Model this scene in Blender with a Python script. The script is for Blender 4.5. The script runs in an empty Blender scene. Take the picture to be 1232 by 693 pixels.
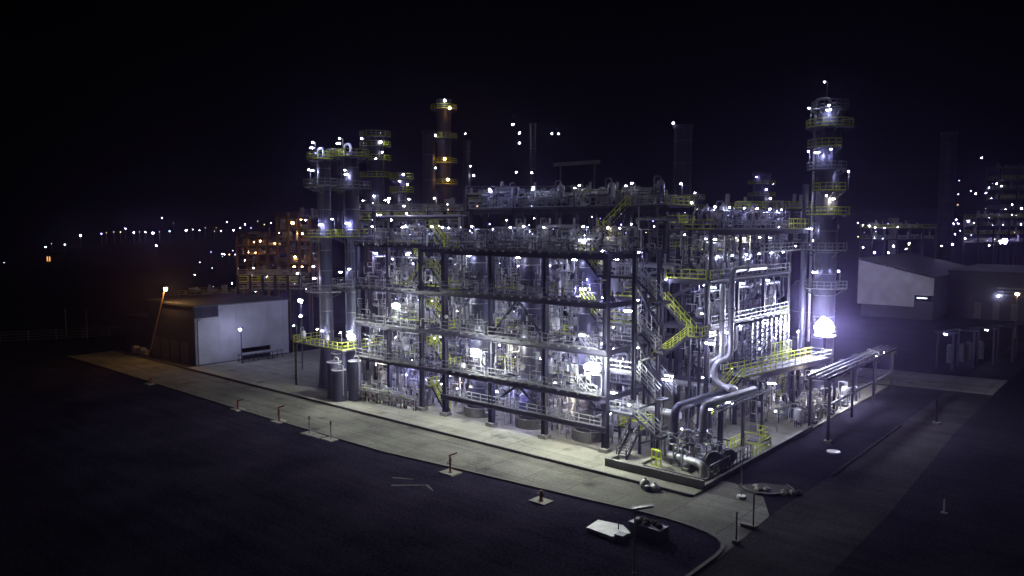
import bpy, bmesh, math, random
from mathutils import Vector
R = random.Random(11)
rnd = R.uniform
scene = bpy.context.scene
COL = scene.collection

# ------------------------------------------------------------------ plant frame
# u runs along the front of the plant (away to the far end), v runs into the plant, z is up
def P(u, v, z):
    return Vector((-u, v, z))

HC = 25.0
CU, CV = -32.04, -65.23
F = 920.0 / 1232.0 * 36.0
PITCH = math.radians(4.63)
YAW = math.radians(40.77)
SIDE = Vector((math.cos(YAW), math.sin(YAW), 0))
FWD = Vector((-math.sin(YAW) * math.cos(PITCH), math.cos(YAW) * math.cos(PITCH), -math.sin(PITCH)))
UPV = SIDE.cross(FWD)
CAMP = P(CU, CV, HC)

def at(px, py, depth):
    """(u, v, z) of a far point from its bearing and its distance in metres"""
    p = CAMP + depth * (FWD + SIDE * ((px - 616) / 920.0) + UPV * ((346.5 - py) / 920.0))
    return (-p.x, p.y, p.z)

# ------------------------------------------------------------------ materials
def new_mat(name):
    m = bpy.data.materials.new(name)
    m.use_nodes = True
    return m, m.node_tree.nodes, m.node_tree.links, m.node_tree.nodes['Principled BSDF']

def mat(name, color, rough=0.6, metal=0.0, var=0.35, scale=1.2, bump=0.0, streak=False):
    m, N, L, b = new_mat(name)
    b.inputs['Roughness'].default_value = rough
    b.inputs['Metallic'].default_value = metal
    tc = N.new('ShaderNodeTexCoord')
    mp = N.new('ShaderNodeMapping')
    mp.inputs['Scale'].default_value = (1, 1, 0.25) if streak else (1, 1, 1)
    L.new(tc.outputs['Object'], mp.inputs['Vector'])
    n = N.new('ShaderNodeTexNoise')
    n.inputs['Scale'].default_value = scale
    n.inputs['Detail'].default_value = 8
    n.inputs['Roughness'].default_value = 0.65
    L.new(mp.outputs['Vector'], n.inputs['Vector'])
    r = N.new('ShaderNodeValToRGB')
    c = Vector(color)
    r.color_ramp.elements[0].position = 0.3
    r.color_ramp.elements[1].position = 0.7
    r.color_ramp.elements[0].color = (*(c * (1 - var)), 1)
    r.color_ramp.elements[1].color = (*[min(1, x * (1 + var * 0.6)) for x in c], 1)
    L.new(n.outputs['Fac'], r.inputs['Fac'])
    L.new(r.outputs['Color'], b.inputs['Base Color'])
    if bump:
        n2 = N.new('ShaderNodeTexNoise')
        n2.inputs['Scale'].default_value = scale * 9
        n2.inputs['Detail'].default_value = 6
        L.new(tc.outputs['Object'], n2.inputs['Vector'])
        bp = N.new('ShaderNodeBump')
        bp.inputs['Strength'].default_value = bump
        bp.inputs['Distance'].default_value = 0.05
        L.new(n2.outputs['Fac'], bp.inputs['Height'])
        L.new(bp.outputs['Normal'], b.inputs['Normal'])
    return m

def concrete(name, c0, c1, joint=None, spec=0.12, lo=0.36, hi=0.62, grain=0.28):
    """large stains, tyre-wide streaks along the run, fine grain and (optionally) slab joints"""
    m, N, L, b = new_mat(name)
    b.inputs['Roughness'].default_value = 0.9
    b.inputs['Specular IOR Level'].default_value = spec
    g = N.new('ShaderNodeNewGeometry')
    mp = N.new('ShaderNodeMapping')
    L.new(g.outputs['Position'], mp.inputs['Vector'])
    def noise(scale, detail, sc=(1, 1, 1)):
        q = N.new('ShaderNodeMapping')
        q.inputs['Scale'].default_value = sc
        L.new(g.outputs['Position'], q.inputs['Vector'])
        n = N.new('ShaderNodeTexNoise')
        n.inputs['Scale'].default_value = scale
        n.inputs['Detail'].default_value = detail
        n.inputs['Roughness'].default_value = 0.6
        L.new(q.outputs['Vector'], n.inputs['Vector'])
        return n.outputs['Fac']
    a = noise(0.13, 7)
    s = noise(0.8, 5, (0.06, 1, 1))
    f = noise(4.0, 6)
    def mix(x, y, w):
        k = N.new('ShaderNodeMix')
        k.data_type = 'FLOAT'
        k.inputs[0].default_value = w
        L.new(x, k.inputs[2]); L.new(y, k.inputs[3])
        return k.outputs[0]
    h = mix(mix(a, s, 0.35), f, grain)
    r = N.new('ShaderNodeValToRGB')
    r.color_ramp.elements[0].position = lo
    r.color_ramp.elements[1].position = hi
    r.color_ramp.elements[0].color = (*c0, 1)
    r.color_ramp.elements[1].color = (*c1, 1)
    L.new(h, r.inputs['Fac'])
    out = r.outputs['Color']
    sp = N.new('ShaderNodeTexVoronoi')          # oil drips and patched spots
    sp.inputs['Scale'].default_value = 0.22
    L.new(g.outputs['Position'], sp.inputs['Vector'])
    sr = N.new('ShaderNodeValToRGB')
    sr.color_ramp.elements[0].position = 0.06; sr.color_ramp.elements[1].position = 0.2
    sr.color_ramp.elements[0].color = (0.45, 0.44, 0.44, 1); sr.color_ramp.elements[1].color = (1, 1, 1, 1)
    L.new(sp.outputs['Distance'], sr.inputs['Fac'])
    ck = N.new('ShaderNodeTexVoronoi'); ck.feature = 'DISTANCE_TO_EDGE'      # cracks
    ck.inputs['Scale'].default_value = 0.11
    wv = N.new('ShaderNodeVectorMath'); wv.operation = 'ADD'
    wn = N.new('ShaderNodeTexNoise'); wn.inputs['Scale'].default_value = 0.5; wn.inputs['Detail'].default_value = 5
    L.new(g.outputs['Position'], wn.inputs['Vector'])
    L.new(g.outputs['Position'], wv.inputs[0]); L.new(wn.outputs['Color'], wv.inputs[1])
    L.new(wv.outputs[0], ck.inputs['Vector'])
    cr = N.new('ShaderNodeValToRGB')
    cr.color_ramp.elements[0].position = 0.002; cr.color_ramp.elements[1].position = 0.007
    cr.color_ramp.elements[0].color = (0.72, 0.72, 0.72, 1); cr.color_ramp.elements[1].color = (1, 1, 1, 1)
    L.new(ck.outputs['Distance'], cr.inputs['Fac'])
    for extra in (sr.outputs['Color'], cr.outputs['Color']) if joint else ():
        mx = N.new('ShaderNodeMix')
        mx.data_type = 'RGBA'; mx.blend_type = 'MULTIPLY'
        mx.inputs[0].default_value = 1.0
        L.new(out, mx.inputs[6]); L.new(extra, mx.inputs[7])
        out = mx.outputs[2]
    if joint:
        br = N.new('ShaderNodeTexBrick')
        br.offset = 0.0
        br.inputs['Scale'].default_value = 1.0
        br.inputs['Mortar Size'].default_value = 0.045
        br.inputs['Brick Width'].default_value = joint
        br.inputs['Row Height'].default_value = joint * 0.8
        br.inputs['Color1'].default_value = (1, 1, 1, 1)
        br.inputs['Color2'].default_value = (0.8, 0.8, 0.78, 1)
        br.inputs['Mortar'].default_value = (0.42, 0.42, 0.4, 1)
        L.new(mp.outputs['Vector'], br.inputs['Vector'])
        mx = N.new('ShaderNodeMix')
        mx.data_type = 'RGBA'; mx.blend_type = 'MULTIPLY'
        mx.inputs[0].default_value = 1.0
        L.new(out, mx.inputs[6]); L.new(br.outputs['Color'], mx.inputs[7])
        out = mx.outputs[2]
    L.new(out, b.inputs['Base Color'])
    bp = N.new('ShaderNodeBump')
    bp.inputs['Strength'].default_value = 0.35
    bp.inputs['Distance'].default_value = 0.03
    L.new(f, bp.inputs['Height'])
    L.new(bp.outputs['Normal'], b.inputs['Normal'])
    return m

def glow(name, color, strength):
    m, N, L, b = new_mat(name)
    b.inputs['Base Color'].default_value = (0.8, 0.8, 0.8, 1)
    b.inputs['Emission Color'].default_value = (*color, 1)
    b.inputs['Emission Strength'].default_value = strength
    return m

def cladding(name, color, period, rough=0.5):
    """vertical corrugated sheet"""
    m, N, L, b = new_mat(name)
    b.inputs['Roughness'].default_value = rough
    g = N.new('ShaderNodeNewGeometry')
    w = N.new('ShaderNodeTexWave')
    w.wave_type = 'BANDS'; w.bands_direction = 'DIAGONAL'
    w.inputs['Scale'].default_value = period
    mp = N.new('ShaderNodeMapping')
    mp.inputs['Scale'].default_value = (1, 1, 0)
    L.new(g.outputs['Position'], mp.inputs['Vector'])
    L.new(mp.outputs['Vector'], w.inputs['Vector'])
    n = N.new('ShaderNodeTexNoise')
    n.inputs['Scale'].default_value = 0.35
    n.inputs['Detail'].default_value = 7
    L.new(g.outputs['Position'], n.inputs['Vector'])
    r = N.new('ShaderNodeValToRGB')
    c = Vector(color)
    r.color_ramp.elements[0].position = 0.3; r.color_ramp.elements[1].position = 0.7
    r.color_ramp.elements[0].color = (*(c * 0.72), 1)
    r.color_ramp.elements[1].color = (*c, 1)
    L.new(n.outputs['Fac'], r.inputs['Fac'])
    L.new(r.outputs['Color'], b.inputs['Base Color'])
    bp = N.new('ShaderNodeBump')
    bp.inputs['Strength'].default_value = 0.5
    bp.inputs['Distance'].default_value = 0.06
    L.new(w.outputs['Fac'], bp.inputs['Height'])
    L.new(bp.outputs['Normal'], b.inputs['Normal'])
    return m

M = dict(
    steel=mat('dark painted steel', (0.026, 0.024, 0.042), 0.55, 0, 0.4, 0.8),
    grate=mat('deck plate', (0.10, 0.10, 0.11), 0.7, 0.2, 0.4, 1.5),
    galv=mat('galvanised steel', (0.36, 0.37, 0.38), 0.5, 0.3, 0.3, 2.0),
    silver=mat('aluminium lagging', (0.58, 0.58, 0.60), 0.48, 0.55, 0.25, 1.4),
    pale=mat('pale grey paint', (0.42, 0.42, 0.41), 0.55, 0, 0.3, 1.6),
    white=mat('white paint', (0.72, 0.72, 0.70), 0.5, 0, 0.2, 1.2),
    grey=mat('mid grey paint', (0.17, 0.17, 0.18), 0.5, 0, 0.4, 1.3),
    navy=mat('dark blue grey paint', (0.052, 0.05, 0.09), 0.45, 0, 0.4, 0.7, streak=True),
    shell=mat('vessel lagging', (0.105, 0.105, 0.15), 0.4, 0.35, 0.45, 0.6, streak=True),
    rust=mat('red oxide paint', (0.23, 0.06, 0.045), 0.7, 0, 0.4, 1.5),
    green=mat('green paint', (0.06, 0.14, 0.09), 0.5, 0, 0.3, 1.5),
    yellow=mat('safety yellow paint', (0.70, 0.78, 0.06), 0.5, 0, 0.2, 2.0),
    orange=mat('orange paint and lamplight tint', (0.26, 0.14, 0.05), 0.6, 0, 0.3, 2.0),  # far structures' orange lamplight is put into this paint colour
    plinth=concrete('foundation concrete', (0.14, 0.136, 0.13), (0.32, 0.315, 0.295)),
    kerb=concrete('kerb concrete', (0.09, 0.088, 0.085), (0.17, 0.168, 0.16)),
    pad=concrete('apron concrete', (0.20, 0.197, 0.165), (0.42, 0.412, 0.35), 6.0),
    road=concrete('road concrete', (0.085, 0.083, 0.072), (0.26, 0.255, 0.215), 5.2, 0.12, 0.4, 0.64),
    asphalt=concrete('dark asphalt', (0.007, 0.006, 0.012), (0.038, 0.034, 0.046), None, 0.0, 0.38, 0.62, 0.5),
    asphalt2=concrete('worn asphalt', (0.016, 0.014, 0.020), (0.072, 0.064, 0.067), None, 0.0, 0.38, 0.62, 0.42),
    lot=concrete('bare lot', (0.006, 0.005, 0.011), (0.047, 0.039, 0.062), None, 0.0, 0.4, 0.62, 0.5),
    soil=concrete('dark soil', (0.03, 0.028, 0.028), (0.06, 0.056, 0.052)),
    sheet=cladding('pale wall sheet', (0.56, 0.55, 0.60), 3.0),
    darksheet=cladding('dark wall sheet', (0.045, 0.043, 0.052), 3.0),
    shutter=cladding('roller shutter', (0.16, 0.15, 0.15), 9.0),
    roof=mat('roof sheet', (0.035, 0.035, 0.042), 0.6, 0, 0.4, 0.5),
    flood=glow('floodlight lens', (0.93, 1.0, 0.93), 520),
    beam=glow('added floodlight panel', (0.95, 1.0, 0.90), 330),
    floodbig=glow('yard floodlight lens', (0.76, 0.78, 1.0), 2300),
    lamp=glow('white lamp lens', (0.62, 0.65, 1.0), 270),
    lampcool=glow('bluish lamp lens', (0.46, 0.46, 1.0), 420),
    lampwarm=glow('yellowish lamp lens', (1.0, 0.88, 0.66), 260),
    lampdim=glow('small white lamp lens', (0.66, 0.68, 1.0), 150),
    far=glow('distant white lamp', (0.88, 0.9, 1.0), 90),
    farsoft=glow('dim distant lamp', (0.66, 0.7, 1.0), 7),
    farviolet=glow('dim violet lamp', (0.42, 0.34, 1.0), 9),
    faramber=glow('dim amber lamp', (1.0, 0.62, 0.25), 6),
    farblue=glow('distant blue white lamp', (0.5, 0.45, 1.0), 150),
    addedmast=glow('added mast lens', (0.8, 0.8, 1.0), 1500),
    warm=glow('sodium lamp', (1.0, 0.55, 0.17), 800),
    warmwin=glow('orange lit window', (1.0, 0.42, 0.12), 1.5),
    warmdim=glow('weak sodium lamp', (1.0, 0.55, 0.17), 150),
    warmfar=glow('distant sodium lamp', (1.0, 0.52, 0.16), 75),
)

# ------------------------------------------------------------------ mesh builder
class MB:
    def __init__(self):
        self.v = []; self.f = []; self.m = []; self.cur = 0
    def add(self, vs, fs):
        o = len(self.v)
        self.v += [Vector(x) for x in vs]
        self.f += [tuple(i + o for i in f) for f in fs]
        self.m += [self.cur] * len(fs)
        return self
    def box(self, a, b):
        x0, y0, z0 = a; x1, y1, z1 = b
        return self.add([(x0, y0, z0), (x1, y0, z0), (x1, y1, z0), (x0, y1, z0), (x0, y0, z1), (x1, y0, z1), (x1, y1, z1), (x0, y1, z1)],
                        [(0, 3, 2, 1), (4, 5, 6, 7), (0, 1, 5, 4), (1, 2, 6, 5), (2, 3, 7, 6), (3, 0, 4, 7)])
    def bar(self, p, q, w, h=None, up=(0, 0, 1)):
        h = h or w
        p, q = Vector(p), Vector(q)
        d = (q - p).normalized()
        s = d.cross(Vector(up))
        if s.length < 1e-4:
            s = d.cross(Vector((0, 1, 0)))
        s.normalize()
        t = s.cross(d)
        s *= w / 2; t *= h / 2
        vs = [p - s - t, p + s - t, p + s + t, p - s + t, q - s - t, q + s - t, q + s + t, q - s + t]
        return self.add(vs, [(0, 3, 2, 1), (4, 5, 6, 7), (0, 1, 5, 4), (1, 2, 6, 5), (2, 3, 7, 6), (3, 0, 4, 7)])
    def hbeam(self, p, q, w, h, up=(0, 0, 1)):
        """rolled H section: two flanges and a web"""
        p, q = Vector(p), Vector(q)
        d = (q - p).normalized()
        s = d.cross(Vector(up))
        if s.length < 1e-4:
            s = d.cross(Vector((0, 1, 0)))
        t = s.normalized().cross(d)
        ft = max(0.03, h * 0.08)
        o = t * (h / 2 - ft / 2)
        self.bar(p + o, q + o, w, ft, up); self.bar(p - o, q - o, w, ft, up)
        return self.bar(p, q, max(0.03, w * 0.12), h - 2 * ft - 0.004, up)
    def tube(self, pts, r, n=8, bend=None):
        pts = [Vector(p) for p in pts]
        out = [pts[0]]
        for i in range(1, len(pts) - 1):
            a, b, c = pts[i - 1], pts[i], pts[i + 1]
            k = min(bend or r * 3.2, 0.45 * (a - b).length, 0.45 * (c - b).length)
            p0 = b + (a - b).normalized() * k
            p2 = b + (c - b).normalized() * k
            for j in range(5):
                t = j / 4
                out.append(p0 * (1 - t) ** 2 + b * 2 * t * (1 - t) + p2 * t * t)
        out.append(pts[-1])
        path = [out[0]]
        for p in out[1:]:
            if (p - path[-1]).length > 1e-4:
                path.append(p)
        d = (path[1] - path[0]).normalized()
        s = d.orthogonal().normalized()
        vs = []
        for i, p in enumerate(path):
            if i == 0: dd = d
            elif i == len(path) - 1: dd = (p - path[i - 1]).normalized()
            else: dd = ((path[i + 1] - p).normalized() + (p - path[i - 1]).normalized()).normalized()
            s = (s - dd * s.dot(dd)).normalized()
            t = dd.cross(s)
            for k in range(n):
                a = 2 * math.pi * k / n
                vs.append(p + (s * math.cos(a) + t * math.sin(a)) * r)
        fs = []
        for i in range(len(path) - 1):
            for k in range(n):
                fs.append((i * n + k, i * n + (k + 1) % n, (i + 1) * n + (k + 1) % n, (i + 1) * n + k))
        fs.append(tuple(range(n - 1, -1, -1)))
        fs.append(tuple((len(path) - 1) * n + k for k in range(n)))
        return self.add(vs, fs)
    def lathe(self, base, prof, n=20, axis=(0, 0, 1)):
        base = Vector(base); ax = Vector(axis).normalized()
        s = ax.orthogonal().normalized(); t = ax.cross(s)
        vs = []; fs = []
        for (r, z) in prof:
            for k in range(n):
                a = 2 * math.pi * k / n
                vs.append(base + ax * z + (s * math.cos(a) + t * math.sin(a)) * max(r, 0.002))
        for i in range(len(prof) - 1):
            for k in range(n):
                fs.append((i * n + k, i * n + (k + 1) % n, (i + 1) * n + (k + 1) % n, (i + 1) * n + k))
        fs.append(tuple(range(n - 1, -1, -1)))
        fs.append(tuple((len(prof) - 1) * n + k for k in range(n)))
        return self.add(vs, fs)
    def cyl(self, p, q, r, n=12):
        p, q = Vector(p), Vector(q)
        return self.lathe(p, [(r, 0), (r, (q - p).length)], n, q - p)
    def ball(self, c, r, n=8, k=4, squash=1.0):
        prof = [(r * math.sin(math.pi * i / k), -r * squash * math.cos(math.pi * i / k)) for i in range(k + 1)]
        return self.lathe(c, prof, n)
    def ring(self, c, r, tr, axis=(0, 0, 1), n=14, m=5):
        c = Vector(c); ax = Vector(axis).normalized()
        s = ax.orthogonal().normalized(); t = ax.cross(s)
        vs, fs = [], []
        for i in range(n):
            a = 2 * math.pi * i / n
            o = s * math.cos(a) + t * math.sin(a)
            for j in range(m):
                b = 2 * math.pi * j / m
                vs.append(c + o * (r + tr * math.cos(b)) + ax * tr * math.sin(b))
        for i in range(n):
            for j in range(m):
                fs.append((i * m + j, ((i + 1) % n) * m + j, ((i + 1) % n) * m + (j + 1) % m, i * m + (j + 1) % m))
        return self.add(vs, fs)
    def prism(self, poly, z0, z1):
        n = len(poly)
        return self.add([(a, b, z0) for a, b in poly] + [(a, b, z1) for a, b in poly],
                        [tuple(range(n))[::-1], tuple(range(n, 2 * n))] + [(i, (i + 1) % n, n + (i + 1) % n, n + i) for i in range(n)])
    def sheet(self, poly, z):
        return self.add([(a, b, z) for a, b in poly], [tuple(range(len(poly)))])
    def build(self, name, material, parent=None, origin=None):
        me = bpy.data.meshes.new(name)
        if parent is not None:
            org = Vector(parent['_org'])
        else:
            if origin is None:
                zs = min(v.z for v in self.v)
                cx = sum(v.x for v in self.v) / len(self.v); cy = sum(v.y for v in self.v) / len(self.v)
                origin = (cx, cy, zs)
            org = Vector(origin)
        me.from_pydata([P(*v) - P(*org) for v in self.v], [], self.f)
        mats = material if isinstance(material, (list, tuple)) else [material]
        for m_ in mats:
            me.materials.append(m_)
        bm = bmesh.new(); bm.from_mesh(me)
        for i, f in enumerate(bm.faces):
            f.material_index = min(self.m[i], len(mats) - 1)
            f.smooth = True
        bmesh.ops.recalc_face_normals(bm, faces=bm.faces)
        bm.to_mesh(me); bm.free()
        me.set_sharp_from_angle(angle=0.65)
        o = bpy.data.objects.new(name, me)
        COL.objects.link(o)
        o['_org'] = list(org)
        if parent is not None:
            o.parent = parent
        else:
            o.location = P(*org)
        return o

USED = {}
def tag(o, label, cat, group=None):
    k = label.lower()
    if k in USED and USED[k] != group:
        print('LABEL CLASH', label)
    if k in USED and group is None:
        print('LABEL DUP', label)
    USED[k] = group
    n = len(label.split())
    if n > 16 or n < 4:
        print('LABEL LENGTH', n, label)
    o['label'] = label; o['category'] = cat
    if group: o['group'] = group
    return o

def thing(name, label, cat, org, group=None):
    o = bpy.data.objects.new(name, None)
    COL.objects.link(o)
    o.empty_display_size = 0.3
    o.location = P(*org)
    o['_org'] = list(org)
    return tag(o, label, cat, group)

def structure(o):
    o['kind'] = 'structure'
    return o

def dup(root, org, label, group=None, rot=0.0, scale=None):
    """a copy of a thing with copies of its parts and sub-parts"""
    def cp(o, par):
        c = o.copy(); COL.objects.link(c)
        if par is not None: c.parent = par
        for ch in list(o.children): cp(ch, c)
        return c
    r = cp(root, None)
    r.location = P(*org); r['_org'] = list(org)
    r.rotation_euler = (0, 0, rot)
    r.scale = scale or (1, 1, 1)
    cat = root['category']
    if 'group' in r.keys(): del r['group']
    tag(r, label, cat, group)
    return r

# ------------------------------------------------------------------ part helpers
def rail_mb(pts, mb=None, r=0.042, step=1.5, h=1.1):
    mb = mb or MB()
    pts = [Vector(p) for p in pts]
    for a, b in zip(pts[:-1], pts[1:]):
        n = max(1, round((b - a).length / step))
        for i in range(n + 1):
            p = a.lerp(b, i / n)
            mb.bar(p, p + Vector((0, 0, h)), r * 2)
        for hh in (h, h * 0.52):
            mb.bar(a + Vector((0, 0, hh)), b + Vector((0, 0, hh)), r * 2)
        mb.bar(a + Vector((0, 0, 0.08)), b + Vector((0, 0, 0.08)), 0.02, 0.15)
    return mb

def flight(parent, a, b, width, across, railmat, name='stair_flight', sides=(0, 1), stringer=None):
    """one straight stair: two stringers and treads, its handrails as a sub-part"""
    a, b = Vector(a), Vector(b)
    w = Vector(across).normalized() * width
    mb = MB()
    for o in (Vector((0, 0, 0)), w):
        mb.bar(a + o, b + o, 0.07, 0.32)
    n = max(3, round(abs(a.z - b.z) / 0.24))
    d = (b - a); d.z = 0
    d = d.normalized() * 0.13
    for i in range(1, n):
        p = a.lerp(b, i / n)
        mb.bar(p + w * 0.03, p + w * 0.97, 0.26, 0.035)
    st = mb.build(name, stringer or M['steel'], parent)
    rl = MB()
    for i in sides:
        rail_mb([a + w * i + Vector((0, 0, 0.1)), b + w * i + Vector((0, 0, 0.1))], rl, step=1.1)
    rl.build('handrail', railmat, st)
    return st

def ladder(parent, u, v, z0, z1, across=(1, 0, 0), out=(0, -1, 0), material=M['grey']):
    mb = MB(); s = Vector(across) * 0.22; b = Vector((u, v, 0)); o = Vector(out)
    for q in (-1, 1):
        mb.bar(b + s * q + Vector((0, 0, z0)), b + s * q + Vector((0, 0, z1 + 1.0)), 0.06)
    n = int((z1 - z0) / 0.35)
    for i in range(n):
        z = z0 + 0.35 * (i + 1)
        mb.bar(b - s + Vector((0, 0, z)), b + s + Vector((0, 0, z)), 0.035)
    lad = mb.build('ladder', material or M['yellow'], parent)
    cg = MB()
    zz = z0 + 2.3
    while zz < z1 + 1.0:
        pts = [b + s * 1.3 * math.cos(t) + o * 0.65 * math.sin(t) + Vector((0, 0, zz)) for t in [math.pi * k / 6 for k in range(7)]]
        for p, q in zip(pts[:-1], pts[1:]):
            cg.bar(p, q, 0.04)
        zz += 0.9
    for t in (0.25, 0.5, 0.75):
        p = b + s * 1.3 * math.cos(math.pi * t) + o * 0.65 * math.sin(math.pi * t)
        if z1 + 1 > z0 + 2.6:
            cg.bar(p + Vector((0, 0, z0 + 2.3)), p + Vector((0, 0, z1 + 1)), 0.035)
    if cg.f:
        cg.build('safety_cage', material or M['yellow'], lad)
    return lad

def round_platform(parent, u, v, z, r0, r1, a0, a1, railmat, deckmat=None):
    """part-circle gallery round a column: deck, brackets, handrail as sub-part"""
    mb = MB(); n = max(5, int(abs(a1 - a0) / 0.3))
    A = [a0 + (a1 - a0) * i / n for i in range(n + 1)]
    inner = [(u + r0 * math.cos(a), v + r0 * math.sin(a)) for a in A]
    outer = [(u + r1 * math.cos(a), v + r1 * math.sin(a)) for a in A]
    for i in range(n):
        mb.prism([inner[i], outer[i], outer[i + 1], inner[i + 1]], z - 0.12, z)
    for i in range(0, n + 1, 2):
        mb.bar((inner[i][0], inner[i][1], z - 1.0), (outer[i][0], outer[i][1], z - 0.13), 0.09)
    pl = mb.build('platform', deckmat or M['grate'], parent)
    rl = MB()
    pts = [(a, b, z) for a, b in [inner[0]] + outer + [inner[-1]]]
    rail_mb(pts, rl, step=1.2)
    rl.build('handrail', railmat, pl)
    return pl

# ------------------------------------------------------------------ the setting
def build_setting():
    # ground sheet with the hill beyond, out to the horizon
    mb = MB()
    g = 1500
    gu, gv = 420, 500
    mb.sheet([(gu - g, gv - g), (gu + g, gv - g), (gu + g, gv + g), (gu - g, gv + g)], 0.0)
    structure(mb.build('ground', M['asphalt'], origin=(0, 0, 0)))
    # dark open lot in front of the near kerb, its corner rounded
    poly = [(128, -10.8), (62, -11.8), (33, -11.7), (22, -10.5), (8, -9.2), (2.5, -8.55), (-.5, -8.4), (-3, -8.6), (-4.6, -8.95), (-5.8, -9.5), (-6.5, -10.2), (-6.9, -11.2), (-7.1, -12.6)]
    poly += [(-7.3, -75), (128, -75)]
    structure(MB().sheet(poly, 0.012).build('lot', M['lot'], origin=(0, 0, 0)))
    # the pale concrete road along the front and the flare where it meets the side road
    edge = [(u, v + 0.0) for u, v in poly[:13]]
    structure(MB().sheet(edge + [(-7.4, -13), (-6.9, -2), (-4.5, 2.4), (-1.0, 4.0), (0.28, 4.0), (0.28, -2.2), (128, -2.2)], 0.008).build('road', M['road'], origin=(0, 0, 0)))
    # the worn side road running past the right edge of the plant
    structure(MB().sheet([(-7.25, -70), (-14.6, -70), (-14.6, 5), (-13.2, 40), (-13.2, 130), (-7.3, 130), (-7.3, 10), (-6.9, 2), (-7.2, -12)], 0.004).build('side_road', M['asphalt2'], origin=(0, 0, 0)))
    # raised apron the plant stands on
    structure(MB().prism([(0.3, -1.9), (98.0, -1.9), (98.0, 62), (0.3, 62)], -0.1, 0.18).build('apron', M['pad'], origin=(0, 0, 0)))
    structure(MB().prism([(-13.0, 66), (12, 62.2), (14, 76), (-13, 80)], -0.1, 0.02).build('lit_yard_strip', M['pad'], origin=(0, 0, 0)))  # pale strip drawn where the yard is lamplit, light put into its tone
    # kerbs: a real step with a rounded near corner
    def kerb(name, pts, w=0.28, h=0.17, m='kerb'):
        k = MB()
        for a, b in zip(pts[:-1], pts[1:]):
            k.bar((a[0], a[1], h / 2), (b[0], b[1], h / 2), w, h)
        structure(k.build(name, M[m]))
    kerb('kerb', poly[:13] + [(-7.2, -30)], 0.3, 0.16)
    kerb('kerb', [(128, -2.15), (0.4, -2.15)], 0.24, 0.28)
    kerb('kerb', [(-7.4, 12), (-7.4, 38)], 0.3, 0.15, 'asphalt2')
    # hillside far behind with the town on it
    mb = MB()
    nu, nd = 40, 14
    vs, fs = [], []
    for j in range(nd):
        D = 470 + 55 * j
        for i in range(nu):
            lat = -900 + 1800 * i / (nu - 1)
            p = CAMP + FWD.normalized() * 0
            base = Vector((CAMP.x, CAMP.y, 0)) + Vector((-math.sin(YAW), math.cos(YAW), 0)) * D + SIDE * lat
            z = max(0, 0.08 * (D - 500)) * (0.92 + 0.08 * math.sin(lat * 0.011 + j)) - 0.3
            vs.append((-base.x, base.y, z))
    for j in range(nd - 1):
        for i in range(nu - 1):
            a = j * nu + i
            fs.append((a, a + 1, a + nu + 1, a + nu))
    mb.add(vs, fs)
    structure(mb.build('hill', M['lot'], origin=(0, 0, 0)))

build_setting()
def streak(a, b, w):
    k = MB(); a = Vector((*a, 0)); b = Vector((*b, 0)); s = Vector((-(b - a).y, (b - a).x, 0)).normalized() * w / 2
    k.add([(*(a - s)[:2], .02), (*(a + s)[:2], .02), (*(b + s * .4)[:2], .02), (*(b - s * .4)[:2], .02)], [(0, 1, 2, 3)])
    structure(k.build('ground_marking', M['kerb']))
streak((25.6, -16.6), (23.6, -15.6), .3); streak((23.9, -18.2), (21.4, -15.9), .35); streak((21.4, -15.9), (19.8, -16.6), .3)

# ------------------------------------------------------------------ lamp prototypes (the first placement moves the prototype itself)
PROTO = {}
def proto_stanchion():
    t = thing('stanchion_lamp', 'prototype of a lamp', 'lamp', (0, 0, 0))
    mb = MB().cyl((0, 0, 0), (0, 0, 2.5), 0.035, 6)
    mb.tube([(0, 0, 2.45), (0, 0, 2.7), (0.0, -0.45, 2.78)], 0.03, 6)
    mb.build('pole', M['galv'], t)
    MB().lathe((0, -0.5, 2.68), [(0.2, 0), (0.17, 0.12), (0.08, 0.18)], 8).build('lamp_hood', M['galv'], t)
    MB().ball((0, -0.5, 2.64), 0.12, 7, 4, 0.75).build('lens', M['lamp'], t)
    return t
def proto_bulkhead():
    t = thing('ceiling_lamp', 'prototype of a lamp', 'lamp', (0, 0, 0))
    MB().box((-0.3, -0.09, -0.12), (0.3, 0.09, 0.0)).build('lamp_body', M['galv'], t)
    MB().bar((-0.26, 0, -0.17), (0.26, 0, -0.17), 0.13, 0.09).build('lens', M['lampdim'], t)
    return t
def proto_flood():
    t = thing('floodlight', 'prototype of a floodlight', 'floodlight', (0, 0, 0))
    MB().tube([(0, 1.3, -0.55), (0, 0.1, -0.5), (0, 0, -0.3)], 0.05, 6).build('bracket', M['steel'], t)
    MB().lathe((0, 0.25, 0.16), [(0.12, 0), (0.3, 0.12), (0.42, 0.34), (0.44, 0.42)], 12, (0, -1, -0.35)).build('housing', M['galv'], t)
    lm = MB().ball((-.34, -0.24, -0.02), 0.34, 10, 6, 0.8).ball((.34, -0.24, 0.03), 0.30, 10, 6, 0.8)
    lm.cur = 1
    lm.add([(-.5, -.5, -.42), (.5, -.5, -.42), (.5, .1, -.5), (-.5, .1, -.5)], [(0, 1, 2, 3)])  # glowing panel added below the lens to throw light on the ground
    lm.build('lens', [M['flood'], M['beam']], t)
    return t
def proto_far(matname, name='tower_lamp'):
    mb = MB()
    mb.box((-0.3, -0.3, 0.2), (0.3, 0.3, 0.34)).bar((0, 0, 0.3), (0, 1.1, -0.1), 0.08)
    mb.cur = 1
    mb.ball((0, 0, 0), 0.3, 6, 4)
    o = mb.build(name, [M['grey'], M[matname]], origin=(0, 0, 0))
    return tag(o, 'prototype of a lamp', 'lamp')
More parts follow.
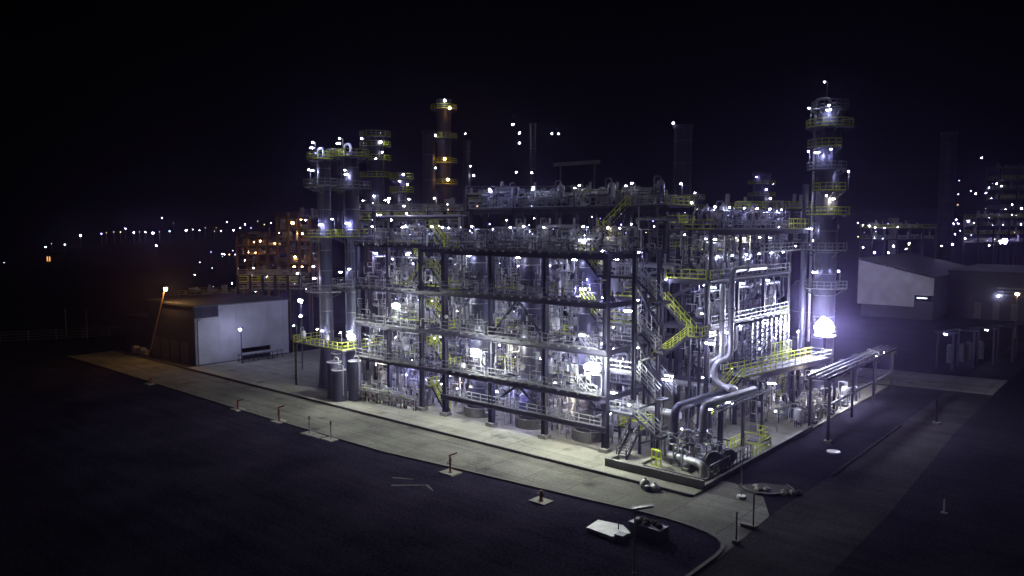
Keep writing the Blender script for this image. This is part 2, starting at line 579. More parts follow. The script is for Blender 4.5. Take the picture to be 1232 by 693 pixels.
def place(kind, org, label, group=None, rot=0.0, scale=None):
    if kind not in PROTO:
        USED.pop('prototype of a lamp', None)
        t = {'stanchion': proto_stanchion, 'ceiling': proto_bulkhead, 'flood': proto_flood}.get(kind, lambda: proto_far(kind))()
        PROTO[kind] = t
        USED.pop('prototype of a lamp', None)
        t.location = P(*org); t.rotation_euler = (0, 0, rot)
        if scale: t.scale = scale
        return tag(t, label, t['category'], group)
    o = dup(PROTO[kind], org, label, group, rot, scale)
    if kind in ('stanchion', 'ceiling') and R.random() < .55:
        swap_lens(o, kind, R.choice(['lampcool', 'lampcool', 'lampwarm', 'lampdim', 'far']))
    return o
LENS = {}
def swap_lens(o, kind, m):
    for c in o.children:
        if c.name.startswith('lens'):
            if (kind, m) not in LENS:
                d = c.data.copy(); d.materials[0] = M[m]; LENS[(kind, m)] = d
            c.data = LENS[(kind, m)]

BAYS = [(14.1, 22.6), (22.6, 31.0), (31.0, 39.2), (39.2, 43.7), (43.7, 50.4), (50.4, 57.2)]
BAYN = ['bay by stair tower', 'second bay from stair tower', 'third bay from stair tower', 'yellow-stair bay', 'bay left of yellow stair', 'bay by twin columns']
LEV = [0.18, 6.5, 11.6, 16.8, 22.1]
LEVN = ['at ground level', 'on the first deck', 'on the second deck', 'on the third deck', 'on the top deck']

# ------------------------------------------------------------------ front steel frames
def frame(name, label, us, vs, levels, cw, bw, chevrons=(), decks=()):
    t = thing(name, label, 'steel frame', (us[0], vs[0], 0))
    top = levels[-1]
    for u in us:
        for v in vs:
            MB().hbeam((u, v, 0.15), (u, v, top + (0.3 if v != vs[0] else 0)), cw, cw, up=(1, 0, 0)).build('column', M['steel'], t)
            if v == vs[0]:
                MB().box((u - 0.55, v - 0.55, 0.17), (u + 0.55, v + 0.55, 0.62)).build('footing', M['plinth'], t)
    for z in levels:
        for i, v in enumerate(vs):
            MB().hbeam((us[0] - cw * .5, v - (cw * .5 + bw * .25 if i == 0 else 0), z - bw * .55), (us[-1] + cw * .5, v - (cw * .5 + bw * .25 if i == 0 else 0), z - bw * .55), bw * .5, bw, up=(0, 0, 1)).build('beam', M['steel'], t)
        for u in us:
            MB().hbeam((u, vs[0], z - bw * .62), (u, vs[-1], z - bw * .62), bw * .4, bw * .8).build('cross_beam', M['steel'], t)
    for (ua, ub, z0, z1, v) in chevrons:
        m = (ua + ub) / 2
        for q in (ua, ub):
            MB().bar((q, v, z0 + 0.1), (m + (q - m) * 0.03, v, z1 - bw), 0.26).build('brace', M['steel'], t)
    for (ua, ub, va, vb, z) in decks:
        mb = MB()
        mb.box((ua, va, z), (ub, vb, z + 0.06))
        k = ua + 1.4
        while k < ub:
            mb.bar((k, va, z - 0.09), (k, vb, z - 0.09), 0.07, 0.17); k += 1.4
        mb.build('deck', M['grate'], t)
    return t

usA = [14.1, 22.6, 31.0, 39.2]
frA = frame('steel_frame', 'dark four-deck steel frame with heavy columns around three tall reactor vessels', usA, [4, 12.5, 20],
            [6.5, 11.6, 16.8, 22.1], 0.62, 0.72,
            chevrons=[(22.6, 31, 11.6, 16.8, 4.1), (22.6, 31, 2.9, 6.5, 4.1), (31, 39.2, 6.5, 11.6, 12.4), (14.1, 22.6, 6.5, 11.6, 12.4), (22.6, 31, 16.8, 22.1, 12.4)],
            decks=[(14.4, 38.9, 3.0, 4.4, z) for z in (6.5, 11.6, 16.8, 22.1)] + [(14.4, 38.9, 10.2, 14.6, z) for z in (6.5, 11.6, 16.8, 22.1)]
            + [(u + 0.3, u + 2.2, 4.45, 10.15, z) for u in (22.6, 31.0) for z in (6.5, 11.6, 16.8, 22.1)] + [(14.4, 38.9, 17.5, 19.8, z) for z in (11.6, 22.1)])
MB().hbeam((13.8, 3.55, 2.75), (39.6, 3.55, 2.75), 0.34, 0.6).build('beam', M['steel'], frA)
for z in (6.56, 11.66, 16.86, 22.16):
    for (a, b) in ((14.6, 22.3), (22.9, 30.7), (31.3, 38.9)):
        rail_mb([(a, 3.05, z), (b, 3.05, z)]).build('handrail', M['grey'], frA)
        if z != 22.16:
            rail_mb([(a, 10.25, z), (b, 10.25, z)]).build('handrail', M['yellow'] if a > 22 or z > 12 else M['galv'], frA)
rail_mb([(14.6, 3.9, 2.95), (38.9, 3.9, 2.95)], h=1.0).build('handrail', M['galv'], frA)

usB = [43.7, 50.4, 57.2]
frB = frame('steel_frame', 'lighter dark steel frame left of the narrow yellow-stair bay, next to twin columns', usB, [4, 12.5, 20],
            [6.2, 11.2, 16.4, 22.6], 0.5, 0.5, chevrons=[(43.7, 50.4, 16.4, 22.6, 12.4), (50.4, 57.2, 6.2, 11.2, 12.4)],
            decks=[(44, 57, 3.2, 5.4, z) for z in (6.2, 11.2, 16.4, 22.6)] + [(44, 57, 9.5, 14, z) for z in (6.2, 11.2, 16.4, 22.6)])
for z in (6.26, 11.26, 16.46, 22.66):
    for (a, b) in ((44, 50.2), (50.6, 57)):
        rail_mb([(a, 3.25, z), (b, 3.25, z)]).build('handrail', M['grey'], frB)
    rail_mb([(44, 9.55, z), (57, 9.55, z)]).build('handrail', M['yellow'], frB)
for z0, z1 in ((16.46, 19.4), (19.4, 22.66)):
    a, b = (48.6, 46.0) if z0 < 18 else (46.0, 48.6)
    flight(frB, (a, 6.2, z0), (b, 6.2, z1), 0.9, (0, 1, 0), M['yellow'])

# narrow bay with the yellow zigzag stair
nb = thing('stair_tower', 'narrow stair bay with yellow zigzag handrails between the two front steel frames', 'stair tower', (41.4, 5, 0))
zz = [0.2, 3.3, 6.4, 9.0, 11.5, 14.1, 16.7, 19.4, 22.2, 24.6]
for i, (a, b) in enumerate(zip(zz[:-1], zz[1:])):
    ua, ub = (42.9, 40.2) if i % 2 else (40.2, 42.9)
    flight(nb, (ua, 5.0 + 1.1 * (i % 2), a), (ub, 5.0 + 1.1 * (i % 2), b), 0.9, (0, 1, 0), M['galv' if i % 2 else 'yellow'])
    MB().box((ub - 0.15 if ub > 41 else ub - 0.75, 4.8, b - 0.06), (ub + 0.75 if ub > 41 else ub + 0.15, 7.2, b)).build('landing', M['grate'], nb)
    e = ub + (0.72 if ub > 41 else -0.72)
    rail_mb([(ub, 4.85, b), (e, 4.85, b), (e, 7.15, b)]).build('handrail', M['yellow'], nb)
for z in (6.4, 11.5, 16.6, 22.2):
    MB().hbeam((39.55, 3.6, z - 0.4), (43.4, 3.6, z - 0.4), 0.3, 0.5).build('beam', M['steel'], nb)

# end stair tower, on the right of the frame
st = thing('stair_tower', 'dark zigzag stair tower on the right end of the tall front frame', 'stair tower', (10.5, 6, 0))
for (u, v) in ((10.4, 8.8), (10.4, 3.7)):
    MB().hbeam((u, v, 0.15 if u > 9 and v > 5 else 6.6), (u, v, 22.4), 0.42, 0.42, up=(1, 0, 0)).build('column', M['steel'], st)
for k, z in enumerate((22.1, 16.95, 11.8, 6.7)):
    ym = M['yellow'] if k in (0, 1) else M['galv']
    drop = 2.45 if k < 3 else 1.9
    flight(st, (17.9, 4.4, z), (15.6, 4.4, z - drop), 1.2, (0, 1, 0), ym, stringer=M['steel'])
    MB().box((10.9, 4.3, z - drop - 0.28), (15.6, 5.7, z - drop)).build('landing', M['steel'], st)
    rail_mb([(15.6, 4.35, z - drop), (10.9, 4.35, z - drop)]).build('handrail', M['galv'], st)
    if k == 1:
        rail_mb([(15.6, 5.65, z - drop), (10.9, 5.65, z - drop)]).build('handrail', M['yellow'], st)
    flight(st, (10.9, 4.4, z - drop), (8.2, 4.4, z - drop - 2.4 if k < 3 else z - drop - 1.8), 1.2, (0, 1, 0), M['galv'])
    MB().box((7.3, 4.3, z - drop - 2.7 if k < 3 else z - drop - 2.1), (8.2, 5.9, z - drop - 2.42 if k < 3 else z - drop - 1.82)).build('landing', M['steel'], st)
    MB().bar((7.8, 5.0, z - drop - 2.75 if k < 3 else z - drop - 2.1), (10.4, 5.0, z - drop - 3.9 if k < 3 else z - drop - 3.2), .2).build('bracket', M['steel'], st)
MB().bar((10.4, 8.8, 8.0), (10.4, 3.7, 13.5), 0.22).build('brace', M['steel'], st)
MB().bar((10.4, 8.8, 14.0), (10.4, 3.7, 19.0), 0.22).build('brace', M['steel'], st)

# low access platform with steep stair at the corner of the frame
lp = thing('access_platform', 'small low platform with yellow handrails and steep dark stair at frame corner', 'platform', (11.5, 7, 0))
MB().box((10.6, 5.6, 2.75), (13.6, 8.6, 2.9)).build('deck', M['grate'], lp)
for (u, v) in ((10.8, 8.4), (13.4, 8.4), (10.8, 5.8), (13.4, 5.8)):
    MB().hbeam((u, v, 0.15), (u, v, 2.74), 0.26, 0.26, up=(1, 0, 0)).build('leg', M['steel'], lp)
rail_mb([(12.0, 5.65, 2.9), (13.55, 5.65, 2.9), (13.55, 8.55, 2.9), (10.65, 8.55, 2.9), (10.65, 5.65, 2.9)], step=0.8).build('handrail', M['yellow'], lp)
flight(lp, (10.7, 5.6, 2.85), (10.7, 2.9, 0.2), 1.2, (1, 0, 0), M['steel'])

# ------------------------------------------------------------------ reactor vessels in the frame
VN = ['tall dark lagged reactor vessel in the bay beside the stair tower', 'tall dark lagged reactor vessel in the second bay from the stair tower', 'tall dark lagged reactor vessel in the third bay from the stair tower']
for i, u in enumerate((18.6, 27.3, 36.2)):
    t = thing('reactor_vessel', VN[i], 'vessel', (u, 7.3, 0))
    v = 7.3
    MB().lathe((u, v, 0.1), [(2.05, 0), (2.05, 1.25), (1.6, 1.25), (1.6, 0.9)], 12).build('foundation', M['plinth'], t)
    MB().lathe((u, v, 0.9), [(1.62, 0), (1.62, 2.2), (1.36, 3.0)], 28).build('skirt', M['navy'], t)
    MB().lathe((u, v, 3.4), [(0.5, 0), (1.30, 1.4), (1.38, 2.0), (1.38, 17.0), (1.30, 17.6), (0.9, 18.3), (0.3, 18.6)], 28).build('shell', M['shell'], t)
    for z in (6.0, 9.1, 12.6, 15.0, 18.5, 20.3):
        MB().ring((u, v, z), 1.40, 0.06, n=24).build('stiffening_ring', M['galv'], t)
    for k in range(3):
        a = rnd(-2.4, -0.7); z = 7.8 + 4.9 * k
        d = Vector((math.cos(a), math.sin(a), 0))
        p = Vector((u, v, z)) + d * 1.3
        mb = MB().cyl(p, p + d * 0.55, 0.2, 10); mb.cyl(p + d * 0.55, p + d * 0.66, 0.34, 12)
        mb.build('nozzle', M['pale'], t)
    MB().tube([(u, v, 21.8), (u, v, 23.6), (u + 1.8, v, 23.6), (u + 1.8, v + 5.5, 23.6)], 0.3, 10).build('vapour_line', M['silver'], t)

for i, u in enumerate((54.0, 47.2)):
    t = thing('storage_drum', ['broad dark vertical drum behind the deck rails in the bay nearest the twin columns', 'broad dark vertical drum behind the left frame, beside the narrow stair bay'][i], 'vessel', (u, 16.5, 0))
    MB().lathe((u, 16.5, 0.2), [(2.2, 0), (2.2, 20), (1.9, 20.8), (0.9, 21.6), (0.2, 21.8)], 28).build('shell', M['navy'], t)
    for z in (5.5, 10.6, 15.6):
        MB().ring((u, 16.5, z), 2.22, 0.07, n=24).build('stiffening_ring', M['grey'], t)

# ------------------------------------------------------------------ twin distillation columns on the left
def column(name, label, u, v, r, ztop, plats, skirt=True, top=True, lad=None, shellmat='shell'):
    t = thing(name, label, 'column', (u, v, 0))
    if skirt:
        MB().lathe((u, v, 0.1), [(r * 1.75, 0), (r * 1.7, 0.35), (r * 1.55, 0.36), (r * 1.08, 6.4)], 24).build('skirt', M['navy'], t)
        z0 = 6.4
    else:
        z0 = 0.1
    prof = [(r, z0), (r, ztop - 1), (r * .85, ztop - .45), (r * .45, ztop - .1), (r * .1, ztop)]
    MB().lathe((u, v, 0), prof, 28).build('shell', M[shellmat], t)
    z = z0 + 2.5
    mb = MB()
    while z < ztop - 1:
        mb.ring((u, v, z), r + 0.01, 0.045, n=24); z += 3.1
    mb.build('lagging_band', M['galv'], t)
    for (pz, a0, a1, w, mt) in plats:
        round_platform(t, u, v, pz, r + 0.05, r + w, a0, a1, M[mt])
    if top:
        MB().tube([(u, v, ztop - 0.1), (u, v, ztop + 1.2), (u + r + .5, v, ztop + 1.2), (u + r + .5, v, 8)], 0.2, 8).build('overhead_line', M['silver'], t)
    if lad:
        for (a, z0_, z1_) in lad:
            ladder(t, u + math.cos(a) * (r + 0.35), v + math.sin(a) * (r + 0.35), z0_, z1_, (-math.sin(a), math.cos(a), 0), (math.cos(a), math.sin(a), 0))
    return t
pi = math.pi
c1 = column('distillation_column', 'slim grey distillation column standing furthest left, with yellow galleries', 66.3, 5, .95, 35.6,
       [(15.0, -pi * 1.05, pi * .2, 2.2, 'galv'), (23.3, -pi * 1.1, pi * .3, 2.3, 'yellow'), (31.0, -pi * 1.2, pi * .25, 2.1, 'galv'), (35.0, -pi, pi, 1.5, 'yellow')], shellmat='shell', lad=[(-1.2, 15, 23.3), (-2.2, 23.3, 31), (-1.0, 31, 35), (-2.0, 7, 15)])
c2 = column('distillation_column', 'thicker grey distillation column, right of its slim twin at the frame end', 61.6, 6.5, 1.08, 36.0,
       [(16.0, -pi * .9, pi * .15, 2.0, 'galv'), (23.4, -pi * 1.1, pi * .3, 1.9, 'yellow'), (30.5, -pi * 1.2, pi * .25, 1.9, 'galv'), (35.2, -pi, pi, 1.6, 'yellow')], shellmat='shell', lad=[(-.9, 23.4, 30.5), (-2.2, 16, 23.4), (-1.0, 30.5, 35.2)])
tp = thing('access_platform', 'broad low platform with yellow handrails round the feet of the twin columns', 'platform', (65, 4, 0))
for (a, b) in (((58.5, 2.0), (71.0, 3.6)), ((58.5, 8.2), (71.0, 9.6)), ((69.0, 3.65), (71.0, 8.15)), ((58.5, 3.65), (59.8, 8.15))):
    MB().box((*a, 6.75), (*b, 6.95)).build('deck', M['grate'], tp)
for (u, v) in ((58.8, 2.2), (70.7, 2.2), (70.7, 9.3), (58.8, 9.3)):
    MB().hbeam((u, v, 0.15), (u, v, 6.74), 0.25, 0.25, up=(1, 0, 0)).build('leg', M['steel'], tp)
rail_mb([(58.6, 9.5, 6.95), (58.6, 2.05, 6.95), (70.9, 2.05, 6.95), (70.9, 9.5, 6.95)], step=1.1).build('handrail', M['yellow'], tp)
ladder(tp, 71.2, 2.6, 0.2, 6.9, (0, 1, 0), (1, 0, 0), M['yellow'])
bt = thing('top_bridge', 'yellow railed bridge joining the tops of the twin columns', 'platform', (64, 5.5, 35))
MB().box((63.0, 4.6, 35.25), (64.8, 6.3, 35.4)).build('deck', M['grate'], bt)
for v in (4.65, 6.25):
    rail_mb([(62.8, v, 35.4), (65.0, v, 35.4)], step=.8).build('handrail', M['yellow'], bt)
# spiral of yellow at the top right: caged valve platform
for k, (u, v, r, h, lb) in enumerate(((59.0, 0.9, 1.05, 5.4, 'tall dark drum at the near foot of the twin columns'), (57.0, 0.2, 1.0, 4.6, 'short dark drum with pale lid rim, right of the tall one'), (60.6, 2.9, 1.1, 6.3, 'tallest dark drum, behind the other two at the twin columns'), (55.6, 1.9, 0.9, 5.8, 'slender dark drum next to the left frame foot'))):
    t = thing('upright_drum', lb, 'drum', (u, v, 0))
    MB().lathe((u, v, 0.2), [(r * 1.06, 0), (r * 1.06, 0.25), (r, 0.26), (r, h - .2), (r * .6, h), (0.1, h + .05)], 22).build('shell', M['navy'], t)
    MB().ring((u, v, h), r * 1.0, 0.07, n=22).build('lid_rim', M['pale'], t)
    mb = MB().tube([(u, v, h), (u, v, h + .7), (u - 1.0, v, h + .7), (u - 1.0, v, 1.0)], 0.09, 7)
    mb.build('vent_line', M['galv'], t)

# ------------------------------------------------------------------ upper deck behind the front frame
ud = thing('upper_deck', 'long high steel deck with pale handrails behind the front frame top', 'platform', (30, 16, 0))
for u in (13.4, 21, 29, 37, 45):
    for v in (15.2, 21.5):
        MB().hbeam((u, v, 22.2 if v < 20 else 0.2), (u, v, 27.4), 0.4, 0.4, up=(1, 0, 0)).build('column', M['steel'], ud)
for v in (15.2, 21.5):
    MB().hbeam((13.0, v, 27.0), (45.4, v, 27.0), 0.3, 0.6).build('beam', M['steel'], ud)
MB().box((13.0, 14.8, 27.35), (45.4, 21.8, 27.5)).build('deck', M['grate'], ud)
for (a, b) in ((13.1, 17), (17, 24), (27, 35), (35, 45.3)):
    rail_mb([(a, 14.9, 27.5), (b, 14.9, 27.5)]).build('handrail', M['galv'], ud)
rail_mb([(13.1, 14.9, 27.5), (13.1, 21.7, 27.5), (20, 21.7, 27.5)]).build('handrail', M['yellow'], ud)
flight(ud, (17.5, 14.0, 27.3), (20.6, 14.0, 24.6), 1.0, (0, -1, 0), M['yellow'])
MB().box((20.6, 13.0, 24.45), (22.2, 14.0, 24.6)).build('landing', M['grate'], ud)
flight(ud, (20.6, 11.8, 24.6), (17.5, 11.8, 22.2), 1.0, (0, 1, 0), M['yellow'])
# gantry standing on the upper deck
gt = thing('gantry_frame', 'dark portal gantry rising above the high steel deck', 'gantry', (27, 17, 27.5))
for u in (25.0, 30.5):
    MB().hbeam((u, 17, 27.5), (u, 17, 33.0), 0.35, 0.35, up=(1, 0, 0)).build('post', M['steel'], gt)
MB().hbeam((24.0, 17, 33.2), (31.5, 17, 33.2), 0.35, 0.45).build('beam', M['galv'], gt)
pr = thing('pipe_bridge', 'long thin pipe bridge running left from the high deck to the twin columns', 'pipe bridge', (57, 14, 22))
for v in (13.4, 15.0):
    MB().bar((45.6, v, 26.2), (72, v, 26.2), 0.22, 0.4).build('beam', M['steel'], pr)
for u in (50.4, 57.2, 63, 70):
    MB().hbeam((u, 14.2, 0.2 if u > 58 else 22.7), (u, 14.2, 25.9), 0.3, 0.3, up=(1, 0, 0)).build('post', M['steel'], pr)
for k in range(4):
    MB().cyl((45.7, 13.5 + .42 * k, 26.55), (72, 13.5 + .42 * k, 26.55), 0.13, 8).build('pipe', M['galv' if k % 2 else 'silver'], pr)

# ------------------------------------------------------------------ process equipment, kind by kind
FIN = {'silver': 'silver', 'galv': 'dull galvanised', 'pale': 'pale grey', 'white': 'white', 'grey': 'grey', 'navy': 'dark blue', 'rust': 'rust red', 'green': 'dark green', 'shell': 'grey lagged', 'yellow': 'yellow'}
def handwheel(parent, c, r=0.2, axis=(0, 0, 1), m='yellow'):
    mb = MB().ring(c, r, 0.028, axis, 12, 4)
    ax = Vector(axis).normalized(); s = ax.orthogonal().normalized(); t = ax.cross(s)
    c = Vector(c)
    for d in (s, t): mb.bar(c - d * r, c + d * r, 0.03)
    mb.bar(c, c - ax * 0.3, 0.045)
    return mb.build('handwheel', M[m], parent)

def valve(parent, c, axis, r, m='pale', wheel='yellow'):
    c = Vector(c); ax = Vector(axis).normalized()
    mb = MB()
    mb.lathe(c - ax * r * 2.2, [(r * 1.9, 0), (r * 1.9, r * .4), (r * 1.1, r * .4), (r * 1.6, r * 2.2), (r * 1.1, r * 4.0), (r * 1.9, r * 4.0), (r * 1.9, r * 4.4)], 10, ax)
    mb.cyl(c, c + Vector((0, 0, r * 4)), r * .6, 8)
    vv = mb.build('valve', M[m], parent)
    handwheel(vv, c + Vector((0, 0, r * 4 + 0.3)), max(0.16, r * 1.5), (0, 0, 1), wheel)
    return vv

def exchanger(u, v, z, L, r, fin, label, along='u'):
    d = Vector((1, 0, 0)) if along == 'u' else Vector((0, 1, 0))
    e = Vector((0, 1, 0)) if along == 'u' else Vector((1, 0, 0))
    c = Vector((u, v, z))
    t = thing('heat_exchanger', label, 'heat exchanger', (u, v, z))
    a = c - d * L / 2 + Vector((0, 0, r + 0.45))
    MB().lathe(a, [(r, 0), (r, L)], 20, d).build('shell', M[fin], t)
    for s in (0, 1):
        b = a + d * (L * s); q = d * (1 if s else -1)
        mb = MB().lathe(b - q * 0.08, [(r + .12, 0), (r + .12, 0.16), (r, 0.16), (r, 0.55), (r * .75, 0.8), (r * .3, 0.9)], 20, q)
        mb.build('channel_head', M['pale' if fin != 'pale' else 'galv'], t)
        g = c + d * (L * (0.28 if s else -0.28))
        MB().bar(g - e * r * .8 + Vector((0, 0, (r + .45) / 2)), g + e * r * .8 + Vector((0, 0, (r + .45) / 2)), 0.2, r + .3).build('saddle', M['steel'], t)
    n = c + d * L * .3 + Vector((0, 0, 2 * r + .4))
    MB().tube([n, n + Vector((0, 0, .8)), n + Vector((0, 0, .8)) + e * 1.3, n + Vector((0, 0, -1.2)) + e * 1.3], r * .28, 8).build('nozzle_pipe', M['silver'], t)
    return t

def upright(u, v, z, r, h, fin, label):
    t = thing('upright_vessel', label, 'vessel', (u, v, z))
    MB().lathe((u, v, z + .6), [(.1, 0), (r * .8, .15), (r, .4), (r, h - .4), (r * .8, h - .15), (.1, h)], 18).build('shell', M[fin], t)
    for k in range(3):
        a = 2.1 * k + .4
        MB().bar((u + r * .85 * math.cos(a), v + r * .85 * math.sin(a), z), (u + r * .85 * math.cos(a), v + r * .85 * math.sin(a), z + 1.1), 0.1).build('leg', M['steel'], t)
    MB().tube([(u, v, z + .55 + h), (u, v, z + h + 1.1), (u + r + .4, v, z + h + 1.1), (u + r + .4, v, z + .3)], 0.08, 7).build('top_pipe', M['galv'], t)
    return t

def manifold(u, v, z, L, n, fin, label, along='u', h=1.9):
    """header pipes with a row of valved droppers"""
    d = Vector((1, 0, 0)) if along == 'u' else Vector((0, 1, 0))
    e = Vector((0, -1, 0)) if along == 'u' else Vector((-1, 0, 0))
    c = Vector((u, v, z))
    t = thing('valve_manifold', label, 'manifold', (u, v, z))
    a, b = c - d * L / 2, c + d * L / 2
    mb = MB()
    for hh, rr in ((h, .12), (h * .45, .09)):
        mb.cyl(a + Vector((0, 0, hh)), b + Vector((0, 0, hh)), rr, 8)
    mb.build('header', M[fin], t)
    br = MB()
    for i in range(n):
        p = a.lerp(b, (i + .5) / n) + Vector((0, 0, h))
        j = rnd(-.2, .2)
        br.tube([p, p + Vector((0, 0, .45)), p + Vector((0, 0, .45)) + e * .5, p + Vector((0, 0, -h * .55 + j)) + e * .5, p + Vector((0, 0, -h * .55 + j))], 0.055, 6)
    br.build('branch_pipes', M['galv' if fin != 'galv' else 'pale'], t)
    for i in range(0, n, 2):
        p = a.lerp(b, (i + .5) / n) + e * .5 + Vector((0, 0, h * .75))
        valve(t, p, (0, 0, 1), 0.075, R.choice(['white', 'pale', 'rust', 'galv']), R.choice(['yellow', 'yellow', 'rust', 'white']))
    for q in (a, b):
        MB().bar(q, q + Vector((0, 0, h)), 0.1).build('support', M['steel'], t)
    return t

def panel(u, v, z, label, fin='pale', w=.8, h=1.4):
    t = thing('control_cabinet', label, 'cabinet', (u, v, z))
    MB().box((u - w / 2, v - .18, z + .5), (u + w / 2, v + .18, z + .5 + h)).build('cabinet_body', M[fin], t)
    MB().box((u - w / 2 + .06, v - .2, z + .58), (u + w / 2 - .06, v - .183, z + .42 + h)).build('door', M['galv'], t)
    for q in (-1, 1):
        MB().bar((u + q * w * .4, v, z), (u + q * w * .4, v, z + .5), .08).build('leg', M['steel'], t)
    return t

def pump(u, v, z, label, fin='green', along='v', s=1.0):
    d = Vector((0, 1, 0)) if along == 'v' else Vector((1, 0, 0))
    e = Vector((1, 0, 0)) if along == 'v' else Vector((0, 1, 0))
    c = Vector((u, v, z))
    t = thing('pump_set', label, 'pump', (u, v, z))
    MB().bar(c - d * 1.0 * s + Vector((0, 0, .14)), c + d * 1.0 * s + Vector((0, 0, .14)), .8 * s, .28).build('baseplate', M['plinth'], t)
    b = c + Vector((0, 0, .28 + .33 * s))
    MB().lathe(b + d * .0, [(.24 * s, 0), (.3 * s, .05), (.3 * s, .75 * s), (.22 * s, .85 * s), (.22 * s, .95 * s)], 14, d).build('motor', M[fin], t)
    MB().lathe(b - d * .75 * s, [(.12 * s, 0), (.36 * s, .05), (.36 * s, .3 * s), (.15 * s, .35 * s), (.1 * s, .74 * s)], 14, d).build('pump_casing', M['pale'], t)
    q = b - d * .6 * s
    MB().tube([q + Vector((0, 0, .3 * s)), q + Vector((0, 0, 1.5 * s)), q + Vector((0, 0, 1.5 * s)) + e * 1.1, q + Vector((0, 0, 2.6)) + e * 1.1], .09 * s, 7).build('discharge_pipe', M['silver'], t)
    MB().tube([q - d * .2, q - d * .9 * s, q - d * .9 * s + Vector((0, 0, 1.9))], .11 * s, 7).build('suction_pipe', M['galv'], t)
    return t

REAR = MB(); REARM = ['silver', 'pale', 'galv', 'white', 'grey', 'navy']
def pipes_along(axis, a, b, off, n, z, r, fins, label, group, dv=(0, .42, 0), drop=None, name='pipe', rear=False):
    """n parallel pipes from a to b, each a thing; ends turn up or down by drop"""
    for i in range(n):
        o = Vector(dv) * i
        rr = r * R.choice([.7, 1, 1, 1.25])
        j0, j1 = rnd(0, 1.2), rnd(0, 1.2)
        if axis == 'u': p, q = Vector((a + j0, off, z)) + o, Vector((b - j1, off, z)) + o
        elif axis == 'v': p, q = Vector((off, a + j0, z)) + o, Vector((off, b - j1, z)) + o
        else: p, q = Vector((off[0], off[1], a)) + o, Vector((off[0], off[1], b)) + o
        pts = [p, q]
        if drop and axis != 'z':
            pts = [p + Vector((0, 0, drop * rnd(.3, 1))), p, q, q + Vector((0, 0, -abs(drop) * rnd(.3, 1)))]
        elif axis == 'z':
            w = Vector((rnd(-.9, .9), rnd(.2, .8), 0))
            zm = a + (b - a) * rnd(.35, .7)
            pts = [p, Vector((p.x, p.y, zm)), Vector((p.x, p.y, zm)) + w, q + w]
        if rear:
            REAR.cur = REARM.index(R.choice(fins)); REAR.tube(pts, rr, 7)
            continue
        t = MB().tube(pts, rr, 8).build(name, M[R.choice(fins)], None, origin=tuple(p))
        tag(t, label, 'pipe', group)
        if rr > .1:
            pp, qq = pts[-3] if drop and axis != 'z' else pts[0], pts[-2] if drop and axis != 'z' else pts[1]
            for s in (.3, .72):
                c = Vector(pp).lerp(Vector(qq), s); ax = (Vector(qq) - Vector(pp)).normalized()
                MB().cyl(c - ax * .06, c + ax * .06, rr * 1.55, 10).build('flange', M['galv'], t)

BRIGHT = ['silver', 'pale', 'galv', 'grey', 'grey', 'navy', 'white']
SEEN = {}
def fill(u0, u1, v0, v1, z0, z1, where, dens=1.0, rear=False):
    w = u1 - u0; H = z1 - z0
    vm = (v0 + v1) / 2
    # pipes slung under the deck above
    n = max(1, int(4 * dens))
    pipes_along('u', u0 + .3, u1 - .3, v0 + .3, n, z1 - 1.35 - rnd(0, .5), .13, BRIGHT, f'slim parallel pipe slung overhead {where}', f'overhead pipes {where}', (0, .5, rnd(-.1, .1)), drop=-1.6, rear=rear)
    # risers
    n = max(2, int(w / 2.3 * dens))
    pipes_along('z', z0 + .1, z1 - .5, (u0 + .8 + rnd(0, 1), v0 + rnd(.2, 1.2)), n, 0, .12, BRIGHT, f'upright pipe rising through the clutter {where}', f'upright pipes {where}', ((w - 1.6) / n, rnd(-.2, .3), 0), rear=rear)
    slots = [u0 + w * (i + .5) / max(2, round(w / 3.0)) for i in range(max(2, round(w / 3.0)))]
    R.shuffle(slots)
    used = set()
    kinds = ['manifold', R.choice(['exchanger', 'upright']), R.choice(['manifold', 'panel', 'pump' if z0 < 1 else 'upright'])]
    for s, k in zip(slots, kinds):
        if k in used: continue
        used.add(k)
        vv = vm + rnd(-.8, .6)
        if k == 'manifold':
            f = R.choice(['silver', 'pale', 'galv', 'white'])
            manifold(s, vv - .8, z0, 2.6, 6, f, f'valve manifold with {FIN[f]} header {where}', h=rnd(1.5, 2.3))
        elif k == 'exchanger':
            f = R.choice(['silver', 'shell', 'pale', 'white', 'grey'])
            exchanger(s, vv, z0, rnd(2.4, 3.4), rnd(.45, .75), f, f'{FIN[f]} horizontal heat exchanger {where}', R.choice(['u', 'v']))
        elif k == 'upright':
            f = R.choice(['silver', 'pale', 'white', 'grey', 'galv'])
            upright(s, vv, z0, rnd(.4, .75), rnd(1.8, 3.0), f, f'{FIN[f]} upright vessel on legs {where}')
        elif k == 'panel':
            panel(s, vv - 1.0, z0, f'grey control cabinet standing {where}', R.choice(['pale', 'white']))
        elif k == 'pump':
            f = R.choice(['green', 'navy', 'grey'])
            pump(s, vv, z0, f'{FIN[f]} motor pump set {where}', f)

